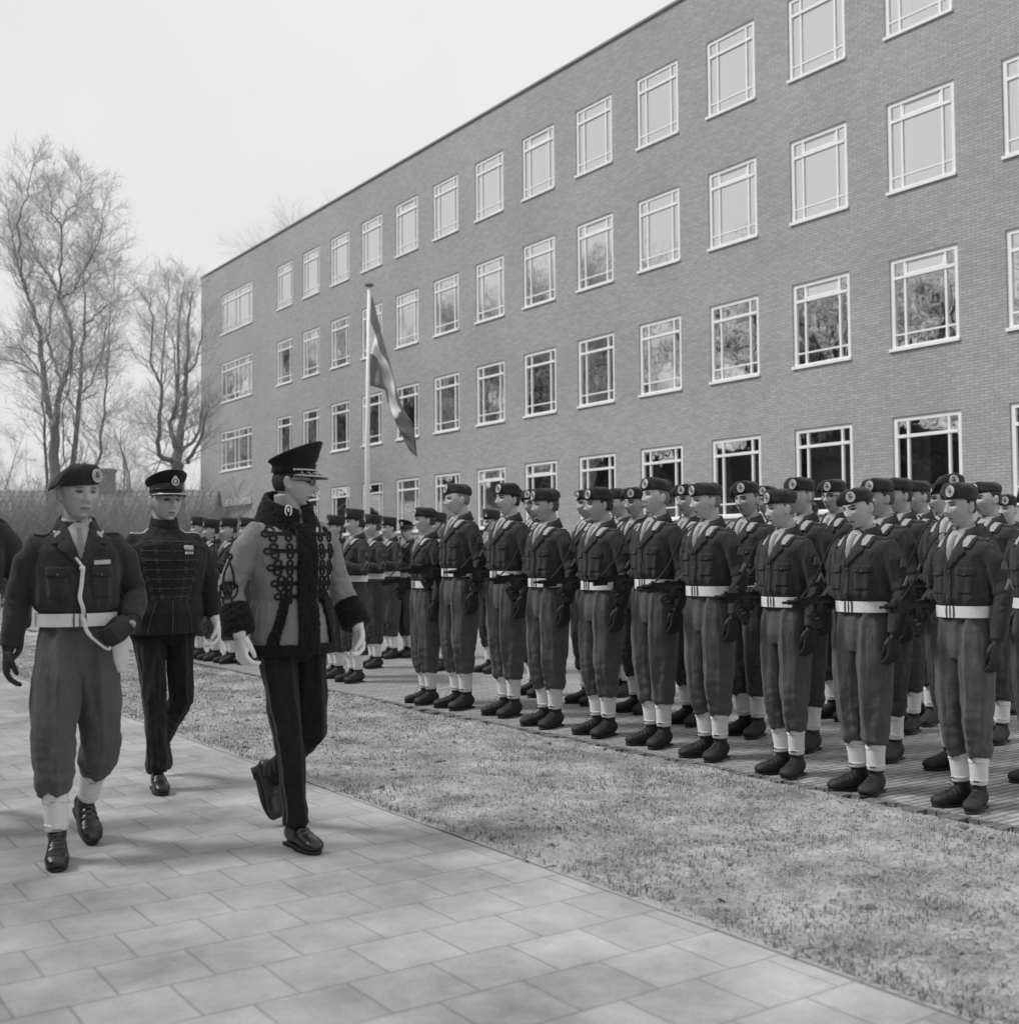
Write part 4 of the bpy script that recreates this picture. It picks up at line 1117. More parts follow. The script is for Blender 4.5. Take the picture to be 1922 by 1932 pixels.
def win_sill(w_, h_):
    g = G(); g.box((-.02, -.045, -h_-.012), (w_+.02, .034, -h_+.055)); return g.mesh('sill', M['wpaint'], smooth=False)
def win_vent(xs, tz, fw, ang):
    """hopper light leaning inward at its top"""
    x0, x1 = xs[0]+.022, xs[-1]-.022; hh = -fw-(tz+.034); fr = .035; g = G(); yo = -.02
    g.box((x0, yo, 0), (x0+fr, yo+.04, hh)); g.box((x1-fr, yo, 0), (x1, yo+.04, hh)); g.box((x0+fr, yo, 0), (x1-fr, yo+.04, fr)); g.box((x0+fr, yo, hh-fr), (x1-fr, yo+.04, hh))
    Mx = Matrix.Translation((0, .045, tz+.036)) @ Matrix.Rotation(radians(-ang), 4, 'X'); g.xf(Mx)
    f = g.mesh('vent', M['wpaint'], smooth=False)
    g = G(); g.v += [V3((x0+fr, yo+.02, fr)), V3((x1-fr, yo+.02, fr)), V3((x1-fr, yo+.02, hh-fr)), V3((x0+fr, yo+.02, hh-fr))]; g.f.append((0, 1, 2, 3)); g.xf(Mx)
    return f, g.mesh('vent_pane', M['glass'], smooth=False)
def curtain(w_, h_, spans):
    g = G()
    for (a, b_) in spans:
        K = int((b_-a)*w_/.03)+2; n0 = len(g.v)
        for i in range(K+1):
            x = (a+(b_-a)*i/K)*w_; y = .32+.025*sin(i*1.9)+.01*sin(i*.7)
            g.v += [V3((x, y, .05)), V3((x+.01*sin(i), y+.01*cos(i*1.3), -h_-.05))]
        for i in range(K): q = n0+2*i; g.f.append((q, q+2, q+3, q+1))
    return g.mesh('curtain', M['curtain'])
small = win_frame(WW, WH, (.215, .81), False); sg = win_glass(WW, WH, small[1], small[2], small[3], False); sgo = win_glass(WW, WH, small[1], small[2], small[3], True)
ss = win_sill(WW, WH); sv = win_vent(small[1], small[2], small[3], 9)
cur = [curtain(WW, WH, ((.03, .27), (.80, .97))), curtain(WW, WH, ((.03, .42),)), curtain(WW, WH, ((.03, .20), (.62, .97))), curtain(WW, WH, ((.05, .97),))]
bw_ = u1b-u0b; big = win_frame(bw_, WH, (.16, .45, .57, .86), False); bgl = win_glass(bw_, WH, big[1], big[2], big[3], False); bsill = win_sill(bw_, WH); bcur = curtain(bw_, WH, ((.42, .60),))
OPEN = {(2, 11), (2, 12), (2, 13), (1, 12), (1, 13), (2, 9), (0, 8), (0, 7), (3, 5), (2, 14), (3, 8)}
rw = random.Random(5)
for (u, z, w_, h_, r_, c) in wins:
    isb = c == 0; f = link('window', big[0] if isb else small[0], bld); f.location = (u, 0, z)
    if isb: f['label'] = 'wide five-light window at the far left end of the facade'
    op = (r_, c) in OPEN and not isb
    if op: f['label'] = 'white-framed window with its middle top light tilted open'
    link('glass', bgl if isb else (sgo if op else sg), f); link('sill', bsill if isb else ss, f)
    if op:
        v_ = link('vent', sv[0], f); link('vent_pane', sv[1], f)
    if isb: link('curtain', bcur, f)
    elif r_ < 2 or rw.random() < .4: link('curtain', cur[rw.choice((0, 0, 1, 1, 2, 3)) if r_ < 2 else 0], f)
M['zinc'] = mat('zinc', .30, .6, .15, 6)
# door bay with its pale lintel
g = G(); lz0, lz1 = z_at(416, 957), z_at(416, 944); g.box((u0b, -.06, lz0+.003), (u1b, .10, lz1)); link('lintel', g.mesh('lintel', M['lintel'], smooth=False), bld)
g = G(); g.box((du0+.25, .16, -.4), (du1-.02, .195, dz-.02)); g.box((du0+.75*(du1-du0), .14, -.4), (du0+.75*(du1-du0)+.08, .16, dz-.08)); link('door', g.mesh('door', M['doorp'], smooth=False), bld)

# ------------------------------------------------------------------ flagpole and flag
FYD = 30.0
base = atY(693.5, 1100, FYD); base.z = 0; topz = atY(698, 538, FYD).z
fp = empty('flagpole', base); tag(fp, 'tall white flagpole with a disc cap standing before the facade', 'flagpole')
g = G(); g.tube([((0, 0, 0), .075, .075), ((0, 0, topz*.5), .065, .065), ((0.06, 0, topz-.05), .045, .045)], n=20); link('pole', g.mesh('pole', M['wpaint']), fp)
g = G(); g.tube([((.06, 0, topz-.05), .05, .05), ((.06, 0, topz), .13, .13), ((.06, 0, topz+.04), .10, .10), ((.06, 0, topz+.05), .02, .02)], n=20); link('cap', g.mesh('cap', M['coping']), fp)
def fz(x, y, dy=0): return atY(368+.2857*x, 441+.2857*y, FYD+dy)
grid = [  # rows along the fly, columns across the hoist : red | white | blue
    [(1166, 400, 0), (1152, 565, 0), (1146, 790, 0), (1141, 1000, 0)],
    [(1205, 545, .02), (1190, 665, -.05), (1180, 800, -.02), (1195, 1012, -.06)],
    [(1242, 700, .06), (1222, 775, -.10), (1212, 845, .06), (1252, 1030, -.10)],
    [(1290, 860, .12), (1282, 872, -.04), (1236, 960, .10), (1262, 1045, -.02)],
    [(1322, 985, .12), (1316, 995, -.06), (1262, 1060, .06), (1275, 1110, .05)],
    [(1358, 1110, .10), (1330, 1112, -.06), (1308, 1200, -.08), (1320, 1235, .06)],
    [(1400, 1195, .08), (1392, 1215, -.03), (1368, 1290, -.12), (1352, 1310, .0)],
    [(1442, 1265, .06), (1440, 1290, .04), (1425, 1370, -.10), (1385, 1375, .02)],
    [(1456, 1400, .0), (1462, 1430, .0), (1468, 1478, -.06), (1415, 1432, .0)]]
M['fl_red'] = mat('flag_red', .24, .9, .08, 3); M['fl_white'] = mat('flag_white', .88, .9, .05, 3); M['fl_blue'] = mat('flag_blue', .19, .9, .1, 3)
g = G(); SU, SV = 8, 5; NR = len(grid)
def cat(a, b, c, d, t): return [.5*((2*b[i])+(c[i]-a[i])*t+(2*a[i]-5*b[i]+4*c[i]-d[i])*t*t+(3*b[i]-a[i]-3*c[i]+d[i])*t**3) for i in range(3)]
rows = []
for i in range(NR-1):
    for k in range(SU):
        t_ = k/SU; rows.append([cat(grid[max(0, i-1)][c], grid[i][c], grid[i+1][c], grid[min(NR-1, i+2)][c], t_) for c in range(4)])
rows.append([list(q) for q in grid[-1]])
cols = 3*SV+1; bands = []
for ri, r_ in enumerate(rows):
    for c in range(cols):
        b_ = min(2, c//SV); t_ = (c-b_*SV)/SV; p = [r_[b_][i]*(1-t_)+r_[b_+1][i]*t_ for i in range(3)]
        g.v.append(fz(p[0], p[1], p[2]*1.6+.05*sin(ri*.55+c*.8)*min(1, ri/6)))
for i in range(len(rows)-1):
    for c in range(cols-1): g.f.append((i*cols+c, i*cols+c+1, (i+1)*cols+c+1, (i+1)*cols+c)); bands.append(2 if i >= 5.3*SU-(c-7)*.35 else min(2, c//SV))
me = g.mesh('flag'); me.materials.append(M['fl_red']); me.materials.append(M['fl_white']); me.materials.append(M['fl_blue'])
for p, b_ in zip(me.polygons, bands): p.material_index = b_
fo = link('flag', me); md = fo.modifiers.new('s', 'SOLIDIFY'); md.thickness = .006
tag(fo, 'three-band flag hanging in folds from the white pole', 'flag')

# ------------------------------------------------------------------ bare trees
M['bark_shade'] = mat('shaded_bark', .07, .95); M['bark'] = mat('bark', .24, .95, .3, 3, .6, 20); M['twig'] = mat('twigs', .55, .95, .2, 2)  # first bark is darkened: self-shadow of the reflected trees put into its colour
def branch(gt, p, d, L_, r, lev, rn, maxlev, up=.25, k=3):
    n = max(3, int(L_/.35)) if lev < maxlev else 3
    pts = [(p.copy(), r, r)]; q = p.copy(); dd = d.normalized(); kids = []
    for i in range(n):
        dd = (dd+V3((rn.gauss(0, .16), rn.gauss(0, .16), rn.gauss(0, .12)+up*.12))).normalized(); q = q+dd*(L_/n); rr = r*(1-.75*(i+1)/n); pts.append((q.copy(), rr, rr)); kids.append((q.copy(), dd.copy(), rr, (i+1)/n))
    gt.tube(pts, n=k if lev < maxlev else 3, cap=False)
    if lev < maxlev:
        for (q, dd, rr, t_) in kids:
            for _ in range(2 if lev < maxlev-1 else rn.choice((1, 2, 2))):
                ax = V3((rn.gauss(0, 1), rn.gauss(0, 1), rn.gauss(0, .6))); ax = (ax-dd*ax.dot(dd))
                if ax.length < .1: continue
                nd = (dd*1.0+ax.normalized()*rn.uniform(.5, 1.1)+V3((0, 0, up))).normalized()
                branch(gt, q, nd, L_*rn.uniform(.42, .75)*(1-.35*t_)+.15, max(rr*.6, .006), lev+1, rn, maxlev, up, k)
def traced_tree(name, label, limbs, Y, seed, density=1.0, tw=1.0, group='bare trees beside the building'):
    rn = random.Random(seed); m_px = Y/FPX; gt = G(); gc = G()
    lo = limbs[0][0]; b0 = atY(*zz(lo[0], lo[1]), Y); root = empty(name, (b0.x, Y, 0)); tag(root, label, 'tree', group)
    off = V3((b0.x, Y, 0))
    for li, lim in enumerate(limbs):
        dy0 = 0; sgn = rn.uniform(-1, 1); pts = []; n = len(lim)
        for i, (x, y, r) in enumerate(lim):
            t_ = i/(n-1); px, py = zz(x, y); dep = Y+sgn*t_*2.2*(1 if li else .15)
            pts.append((atY(px, py, dep)-off, r*.3618*m_px*1.0, r))
        q = []
        for i in range(len(pts)-1):
            a, b_, c, d = pts[max(0, i-1)], pts[i], pts[i+1], pts[min(len(pts)-1, i+2)]
            for t_ in (0, .25, .5, .75):
                P = .5*((2*b_[0])+(c[0]-a[0])*t_+(2*a[0]-5*b_[0]+4*c[0]-d[0])*t_*t_+(3*b_[0]-a[0]-3*c[0]+d[0])*t_**3)
                P += V3((rn.gauss(0, .03), rn.gauss(0, .05), 0)); q.append((P, b_[1]*(1-t_)+c[1]*t_))
        q.append((pts[-1][0], pts[-1][1]))
        gt.tube([(p, r, r) for p, r in q], n=10)
        for i in range(2, len(q)):
            p, r = q[i]; z = p.z
            if z < 3.0: continue
            dd = (q[i][0]-q[i-1][0]).normalized(); th = max(r, .01)
            cnt = density*(1.3 if r > .06 else 2.4)
            while cnt > 0:
                if rn.random() > cnt: break
                cnt -= 1
                ax = V3((rn.gauss(0, 1), rn.gauss(0, 1), rn.gauss(0, .5))); ax = (ax-dd*ax.dot(dd)).normalized()
                nd = (dd*.7+ax*rn.uniform(.5, 1.1)+V3((0, 0, .2))).normalized()
                branch(gc, p, nd, rn.uniform(.6, 1.5)*(.45+.55*min(1, (len(q)-i)/(len(q)*.5))), max(.014, min(.040, r*.45))*tw, 0, rn, 2, .22)
    link('trunk', gt.mesh('trunk', M['bark']), root); link('crown', gc.mesh('crown', M['twig']), root)
    return root
def zz(x, y): return (.3618*x, 257.5+.3618*y)
TA = [[(275, 2380, 36), (280, 1760, 28), (287, 1480, 22)],
      [(285, 1500, 18), (240, 1350, 16), (215, 1150, 14), (205, 1040, 12), (170, 900, 10), (130, 790, 8), (90, 650, 6), (60, 500, 4), (30, 350, 2.5)],
      [(130, 790, 7), (100, 600, 5), (105, 420, 4), (140, 270, 3), (180, 130, 1.5)],
      [(295, 1480, 17), (320, 1300, 14), (360, 1220, 12), (375, 1030, 10), (330, 900, 9), (300, 820, 8), (260, 730, 6), (200, 650, 4), (170, 560, 3), (130, 500, 2)],
      [(315, 850, 7), (318, 700, 6), (320, 480, 5), (270, 400, 3), (260, 280, 2)], [(320, 480, 4), (345, 400, 3), (410, 320, 2), (420, 220, 1.3)],
      [(320, 1300, 8), (290, 1190, 7), (250, 1050, 7), (190, 960, 5)], [(250, 1050, 5), (270, 880, 4), (290, 820, 3)],
      [(320, 840, 6), (400, 780, 4), (450, 660, 3), (520, 540, 2.5), (530, 400, 1.5)], [(400, 790, 4), (480, 720, 3), (540, 650, 2), (600, 600, 1.3)],
      [(365, 2350, 18), (375, 1760, 15), (400, 1550, 13), (420, 1330, 11), (430, 1150, 9), (440, 980, 7), (440, 780, 4), (470, 600, 2.5)],
      [(445, 980, 5), (510, 920, 4), (580, 860, 2)], [(420, 1340, 5), (480, 1270, 4), (530, 1130, 3), (560, 980, 2)],
      [(370, 2200, 10), (430, 1800, 10), (500, 1730, 8), (530, 1560, 8), (545, 1400, 6), (560, 1150, 5), (580, 930, 3), (600, 700, 1.5)],
      [(260, 2300, 10), (245, 1760, 8), (225, 1400, 6), (210, 1250, 5), (90, 1180, 4), (0, 1160, 3)], [(210, 1250, 4), (130, 1120, 3), (40, 1100, 2)], [(330, 1700, 4), (325, 1450, 3), (370, 1250, 3), (365, 1000, 2)]]
traced_tree('bare_tree', 'tall bare many-stemmed tree at the left, behind the officer in the beret', TA, 40.0, 1, .72)
TB = [[(930, 2200, 40), (930, 1800, 36), (920, 1700, 30), (940, 1550, 20), (960, 1400, 14), (970, 1200, 11), (985, 950, 6), (1000, 800, 3)],
      [(920, 1690, 18), (830, 1660, 12), (835, 1500, 10), (835, 1300, 8), (790, 1180, 6), (795, 940, 4), (760, 850, 2)],
      [(835, 1310, 6), (850, 1130, 5), (870, 880, 3), (880, 750, 1.5)], [(930, 1640, 14), (890, 1520, 12), (920, 1400, 11), (930, 1200, 9), (940, 900, 5), (960, 750, 2)],
      [(940, 1640, 10), (1020, 1570, 8), (1060, 1400, 5)], [(970, 1700, 12), (1040, 1600, 8), (1090, 1400, 5)], [(965, 1240, 6), (1020, 1180, 4), (1055, 1000, 3)], [(835, 1560, 4), (780, 1500, 3), (720, 1500, 2)], [(920, 1430, 5), (905, 1100, 4), (870, 1000, 2)]]
traced_tree('bare_tree', 'upright bare tree close to the left end of the building', TB, 45.0, 2, .85)
def auto_tree(name, label, loc, H, seed, r0=.22, group=None, stems=4, maxlev=3, spread=.28, wob=.10):
    rn = random.Random(seed); root = empty(name, loc); tag(root, label, 'tree', group); gt = G(); gc = G()
    gt.tube([((0, 0, -.2), r0*1.4, r0*1.4), ((0, 0, .4), r0*1.05, r0*1.05), ((.05, 0, H*.22), r0, r0)], n=12)
    for s in range(stems):
        a = 2*pi*s/stems+rn.random(); q = V3((.05, 0, H*.20)); d = V3((cos(a)*spread, sin(a)*spread, 1)).normalized(); pts = [(q.copy(), r0*.7, r0*.7)]
        for i in range(8):
            d = (d+V3((rn.gauss(0, wob), rn.gauss(0, wob), .05))).normalized(); q = q+d*H*.095; rr = r0*.65*(1-i/8.6); pts.append((q.copy(), rr, rr))
            if i > 0:
                for _ in range(3):
                    ax = V3((rn.gauss(0, 1), rn.gauss(0, 1), rn.gauss(0, .4))).normalized(); branch(gc, q, (d*.6+ax).normalized(), H*rn.uniform(.10, .19), max(.02, rr*.4), 3-maxlev, rn, 2, .25)
        gt.tube(pts, n=8)
    link('trunk', gt.mesh('trunk', M['bark']), root); link('crown', gc.mesh('crown', M['twig']), root); return root
p = atY(600, 700, 84); auto_tree('bare_tree', 'bare treetop showing faintly above the roof line of the building', (p.x, 84, 0), atY(600, 468, 84).z, 5, .18, 'bare trees beside the building', 5, 3, .10, .03)
for i, (x_, y_, h_) in enumerate(((-30, 67, 9.0), (-23.5, 62, 9), (-36, 70, 10))):
    auto_tree('bare_tree', ('slender bare tree far back between the two big trees', 'bare tree far back beside the chimney', 'bare tree at the far left edge behind the hedge')[i], (x_ if i != 1 else -20.3, y_, 0), h_, 20+i, .13, 'bare trees beside the building', 4, 3, .3)
# trees across the road behind the photographer, seen as reflections in the panes
for i, (s_, o_2, h_) in enumerate(((-12, -8.5, 14), (-5, -9.5, 16), (1, -8, 14.5), (7, -10, 15), (13, -8, 14.5), (19, -9.5, 15.5), (25, -8, 14.5), (32, -9, 15.5), (40, -8, 17), (48, -9, 18.5), (57, -9, 20), (66, -9, 21), (76, -10, 22), (88, -9, 23), (100, -10, 24), (113, -9, 24), (127, -10, 25))):
    P = -N_*o_2+D_*s_
    auto_tree('bare_tree', 'large bare tree seen only as a reflection in the window panes', (P.x, P.y, 0), h_, 40+i, .32, 'trees reflected in the windows', 6, 3, .40)
    for ch in list(C.objects)[-2:]: ch.data.materials[0] = M['bark_shade']
m = mat('hedge_leaves', .05, .9, .5, 6, 1.0, 25)  # unseen hedge, added and sized so the ground floor panes reflect dark
g = G(); hr = random.Random(9); K = 400
for i in range(K+1):
    y = -24+184*i/K
    for j in range(13):
        t_ = j/12; x = -12.6+1.6*(1-cos(pi*t_))/2*1.0; z = (8.2+1.5*noise.noise(V3((0, y*.16, 3))))*sin(pi*min(1, t_*1.0))**.35
        q = V3((x, y, z)); q += V3((noise.noise(q*1.7), noise.noise(q*1.7+V3((5, 0, 0))), noise.noise(q*.9+V3((0, 7, 0)))*1.8))*.45*(1 if 0 < j < 12 else 0); g.v.append(q)
for i in range(K):
    for j in range(12): a = i*13+j; g.f.append((a, a+1, a+14, a+13))
ho = link('hedge', g.mesh('hedge', m)); ho.rotation_euler = (0, 0, AF); tag(ho, 'tall dark hedge added out of view to darken the ground floor reflections', 'hedge')
# ------------------------------------------------------------------ thicket, house
def shrub(loc, R, H, seed, label, n=260):
    rn = random.Random(seed); g = G()
    for k in range(n):
        a = rn.random()*2*pi; rr = R*sqrt(rn.random()); p = V3((cos(a)*rr, sin(a)*rr*.6, rn.random()*.4)); d = V3((cos(a)*.3+rn.gauss(0, .2), sin(a)*.3+rn.gauss(0, .2), 1)).normalized()
        branch(g, p, d, H*rn.uniform(.5, .95)*(1-.35*rr/R), .016, 1, rn, 2, .3)
    o = link('shrub', g.mesh('shrub', M['shrubm'])); o.location = loc; tag(o, label, 'shrub', 'leafless shrubs in the hedge at the left'); return o
M['shrubm'] = mat('shrub_twigs', .38, .95, .35, 1.5)
labs = ['leafless shrub at the left edge of the picture behind the officers', 'leafless shrub behind the head of the officer in the beret', 'leafless shrub between the two officers, below the chimney', 'leafless shrub behind the peaked cap of the medalled officer', 'leafless shrub right of the medalled officer', 'leafless shrub against the left corner of the building']
for i, (px, Y, R, H) in enumerate(((10, 36, 3.0, 4.7), (90, 37, 2.6, 4.6), (160, 36, 2.4, 3.9), (225, 39, 2.4, 3.9), (290, 41, 2.4, 4.4), (352, 44, 2.3, 5.0))):
    q = atY(px, 1100, Y); shrub((q.x, Y, 0), R, H, 60+i, labs[i], (300, 260, 150, 130, 220, 300)[i])
m = bpy.data.materials.new('pantiles'); m.use_nodes = True; t, b = nodes(m); tcn = t.nodes.new('ShaderNodeTexCoord'); br = t.nodes.new('ShaderNodeTexBrick'); br.inputs['Scale'].default_value = 1; br.inputs['Brick Width'].default_value = .26; br.inputs['Row Height'].default_value = .36; br.offset = 0
br.inputs['Mortar Size'].default_value = .05; br.inputs['Mortar Smooth'].default_value = .8
for k_, v_ in (('Color1', .26), ('Color2', .42), ('Mortar', .10)): br.inputs[k_].default_value = (v_, v_, v_, 1)
t.links.new(tcn.outputs['Object'], br.inputs['Vector']); t.links.new(br.outputs['Color'], b.inputs['Base Color']); b.inputs['Roughness'].default_value = .7; M['tile'] = m
hx = atY(120, 925, 50); rz = atY(120, 926, 50).z
hs = empty('house', (hx.x, 47, 0), radians(4)); tag(hs, 'low house with tiled roof and chimney behind the hedge', 'house')
g = G(); g.box((-9, 0, 0), (6.5, 6, 2.0)); link('wall', g.mesh('wall', M['brick'], smooth=False), hs)
rl = link('roof', None, hs) if False else None
sl_ = atan2(rz-1.9, 3.3); Lr = sqrt((rz-1.9)**2+3.3**2)
for sgn, nm in ((1, 'roof'),):
    g = G(); g.box((-9.3, 0, -.04), (6.8, Lr, .04)); ro = link('roof', g.mesh('roof', M['tile'], smooth=False), hs); ro.location = (0, -.3, 1.9); ro.rotation_euler = (sl_, 0, 0)
    g = G(); g.box((-9.3, -Lr, -.04), (6.8, 0, .04)); r2 = link('roof', g.mesh('roof', M['tile'], smooth=False), hs); r2.location = (0, 6.3, 1.9); r2.rotation_euler = (-sl_, 0, 0)
cx_ = atY(204, 900, 50).x-hx.x; ct = atY(204, 884, 50).z
g = G(); g.box((cx_-.38, 2.7, rz-.6), (cx_+.38, 3.4, ct-.12)); g.box((cx_-.43, 2.65, ct-.12), (cx_+.43, 3.45, ct)); link('chimney', g.mesh('chimney', M['brick'], smooth=False), hs)

# ================================================================== THE OFFICERS
def J_walk(lift=1.0):
    J = J_attention('gun')
    J.update(hipL=V3((.085, .0, .91)), hipR=V3((-.085, 0, .91)), kneeR=V3((-.085, -.125, .50)), ankR=V3((-.080, -.19, .092)), footR=V3((-.10, -1, .0)),
             kneeL=V3((.090, -.055, .50)), ankL=V3((.070, .27, .245)), footL=V3((.10, -.42, -.90)))
    J['elbR'] = V3((-.262, .065, 1.185)); J['wriR'] = V3((-.285, .0, .945)); J['handR'] = V3((0, -.1, -1)); J['palmR'] = V3((1, 0, 0)); J['thumbR'] = 1; J['curlR'] = .5
    J['elbL'] = V3((.262, .03, 1.185)); J['wriL'] = V3((.275, -.12, .97)); J['handL'] = V3((-.05, -.25, -1)); J['palmL'] = V3((-1, 0, 0)); J['thumbL'] = -1; J['curlL'] = .6
    return J
def walker(px, py, top, label, J, theta, face, yaw, pitch, tilt, hair, hscale=None, skin='skin', fat=1.05, low=-.05, ht=1.795):
    P = ground(px, py-8); d = ray(px, top); z = CAMH+d.z*(P.y/d.y); sc = hscale or z/ht
    # planted foot stands at P : shift the root so the forward ankle is there
    R = Matrix.Rotation(theta, 3, 'Z'); a = J['ankR']; off = R @ V3((a.x, a.y-.05, 0))*sc
    Jb = dict(J); Jb['browmat'] = M[hair]
    r = link('person', body_mesh(Jb, FACES[face], yaw, pitch, tilt, .0048, skin, fat)); r.location = (P.x-off.x, P.y-off.y, 0); r.rotation_euler = (0, 0, theta); r.scale = (sc, sc, sc)
    tag(r, label, 'officer'); print(label, 'scale', round(sc, 3), 'at', [round(v, 2) for v in r.location])
    hme = hair_mesh(FACES[face], low=low); hme.materials.append(M[hair]); h = link('hair', hme, r); h.matrix_local = head_mx(yaw, pitch, tilt)
    return r, head_mx(yaw, pitch, tilt), sc

# ---- officer in beret with white belt and lanyard
HSC[0] = 1.07
J = J_walk(); J['bag'] = 1.13; J.update(kneeL=V3((.118, .02, .505)), ankL=V3((.075, .23, .175)), footL=V3((.12, -.80, -.45)), kneeR=V3((-.108, -.11, .50)), ankR=V3((-.090, -.15, .092)))
J.update(elbL=V3((.275, .055, 1.20)), wriL=V3((.225, -.165, 1.075)), handL=V3((-.62, -.38, -.40)), palmL=V3((-.35, .85, -.2)), curlL=.9, thumbL=-1)
J.update(elbR=V3((-.250, .075, 1.19)), wriR=V3((-.292, .04, .955)), handR=V3((-.08, -.08, -1)), palmR=V3((1, 0, 0)), curlR=.6)
r, hm, sc = walker(110, 1640, 872, 'officer walking in beret, white belt and white lanyard at the left', J, AF+radians(-8), 1, 14, 2, 0, 'hair_fair', skin='skin_tan', fat=1.06, ht=1.81)
b = link('beret', beret_mesh(1.25, lift=.012), r); b.matrix_local = hm; o = link('cap_badge', badge_round(1.3), b); o = link('badge_centre', badge_inner(1.3), b)
jm = blouse_mesh(J, .006, 1.04, 4); jk = link('jacket', jm, r)
for nm, me, _ in uniform_trim(jm, J):
    if nm in ('shirt', 'tie', 'shirt_collar'): o = link(nm, me, r)
    elif nm in ('chevron', 'sleeve_patch', 'collar_tab'): continue
    else: link(nm, me, jk)
bv = bvh_of(jm); g = G()
for s in (1, -1):
    l, nr = hit(bv, FRONT, s*.092, 1.478)
    for a, b2, rr in ((0, 0, .012), (.010, .012, .008), (-.009, .010, .008), (.006, -.011, .008)): g.ell(l+nr*.014+V3((a*s, 0, b2)), (rr, .004, rr), None, 8, 6)
link('collar_badge', g.mesh('collar_badge', M['badge']), jk)
link('ribbon_bar', patch(bv, [(.060, 1.362), (.135, 1.366), (.135, 1.346), (.060, 1.342)], off=.006, th=.004, name='ribbon_bar', m=M['ribbon']), jk)
bm_ = belt_mesh(1.03, 1.088, .030); bo = link('belt', bm_, r); link('buckle', buckle_mesh(bvh_of(bm_), 1.088, .030), bo)
jbv = bv; tm = trouser_mesh(J, .0062, 'bloused', 4, 1.02); tr_ = link('trousers', tm, r)
# white lanyard from the chest to the hip
g = G(); l0, n0_ = hit(bv, FRONT, -.022, 1.375); l1, n1_ = hit(bv, FRONT, .006, 1.335)
pts = [l0+n0_*.01, l1+n1_*.013]
for u, w_ in ((.004, 1.30), (.000, 1.24), (-.004, 1.19), (.008, 1.15), (.014, 1.11)):
    l, nr = hit(bv, FRONT, u, w_); pts.append(l+nr*.014)
pts += [V3((.016, -.152, 1.07)), V3((.030, -.162, 1.03)), V3((.075, -.175, .985)), V3((.115, -.185, .955)), V3((.128, -.190, .965)), V3((.128, -.19, 1.02)), V3((.150, -.185, 1.06))]
def smooth_pts(P):
    Q = []
    for i in range(len(P)-1):
        a, b, c, d = P[max(0, i-1)], P[i], P[i+1], P[min(len(P)-1, i+2)]
        for t in (0, .25, .5, .75): Q.append(.5*((2*b)+(c-a)*t+(2*a-5*b+4*c-d)*t*t+(3*b-a-3*c+d)*t**3))
    return Q+[P[-1]]
k1 = pts[1].copy(); pts = smooth_pts(pts); g.tube([(p, .0065, .0065) for p in pts], n=8, hint=V3((1, .3, 0)))
g.tube([(p+V3((.007, -.003, .001)), .0055, .0055) for p in pts[4:34]], n=8, hint=V3((1, .3, 0)))
g.ell(k1+V3((0, -.006, -.008)), (.014, .010, .012), None, 10, 8)
link('lanyard', g.mesh('lanyard', M['webbing']), r)
g = G(); g.tube([((.175, -.07, 1.045), .020, .035), ((.185, -.075, .99), .028, .045), ((.190, -.075, .90), .026, .040), ((.192, -.07, .845), .018, .024), ((.192, -.07, .835), .010, .014)], n=16, hint=V3((0.2, -1, 0)))
link('holster', g.mesh('holster', M['webbing']), r)
for s in ('L', 'R'):
    link('gaiter', gaiter_mesh(J, s), r); bo = link('boot', boot_mesh(J, s, .005, 'polish'), r); link('sole', sole_mesh(J, s), bo); link('glove', glove_mesh(J, s, .0045), r)
    # laces
    a, f, up, x = foot_frame(J, s); g = G()
    for k in range(6):
        c = a+f*(.03+.012*k)+up*(.035-.011*k); 
        if k < 3: c = a+f*(.046-.002*k)+up*(.06-.022*k)
        g.tube([(c-x*.022, .0022, .0022), (c+f*.008+up*.004, .0022, .0022), (c+x*.022, .0022, .0022)], n=5, hint=up)
    link('laces', g.mesh('laces', M['patch']), bo)

# ---- tunics
def long_coat(J, hem, fat, flare, m, vox=.0062, seed=0, arm=1.05, aflare=1.22, nm='coat'):
    g = G()
    g.tube([((0, .0, hem), .190*flare, .150*flare), ((0, 0, hem+.06), .186*flare, .146*flare), ((0, 0, 1.02), .178*fat*(flare*.5+.5), .135*fat*(flare*.5+.5)), ((0, 0, 1.12), .170*fat, .128*fat), ((0, -.004, 1.22), .182*fat, .134*fat), ((0, -.006, 1.32), .196*fat, .136*fat),
            ((0, .002, 1.40), .200*fat, .122*fat), ((0, .010, 1.46), .165, .104), ((0, .017, 1.505), .100, .082), ((0, .02, 1.53), .078, .072)], n=36)
    for s in ('L', 'R'): arm_tube(g, J, s, arm, aflare, .03)
    ad = arm_disp(J)
    def disp(p, nr):
        d = ad(p, nr)*.9
        if p.z < 1.1: d += .006*noise.noise(V3((p.x*14, p.y*14, p.z*2+seed)))
        return d
    return remesh(g, nm, vox, M[m], 2, disp)
def ring_on(name, m, z0, z1, rx, ry, th=.012):
    g = G(); n = 48
    for rr, z in ((0, z0), (th, z0+.004), (th, z1-.004), (0, z1)):
        for j in range(n):
            a = 2*pi*j/n; w_ = 1+.0*sin(a); g.v.append(V3((cos(a)*(rx+rr), sin(a)*(ry+rr), z)))
    for i in range(3):
        for j in range(n): a = i*n+j; b = i*n+(j+1) % n; g.f.append((a, b, b+n, a+n))
    for j in range(n): g.f.append((3*n+j, 3*n+(j+1) % n, (j+1) % n, j))
    return fixn(g.mesh(name, m))
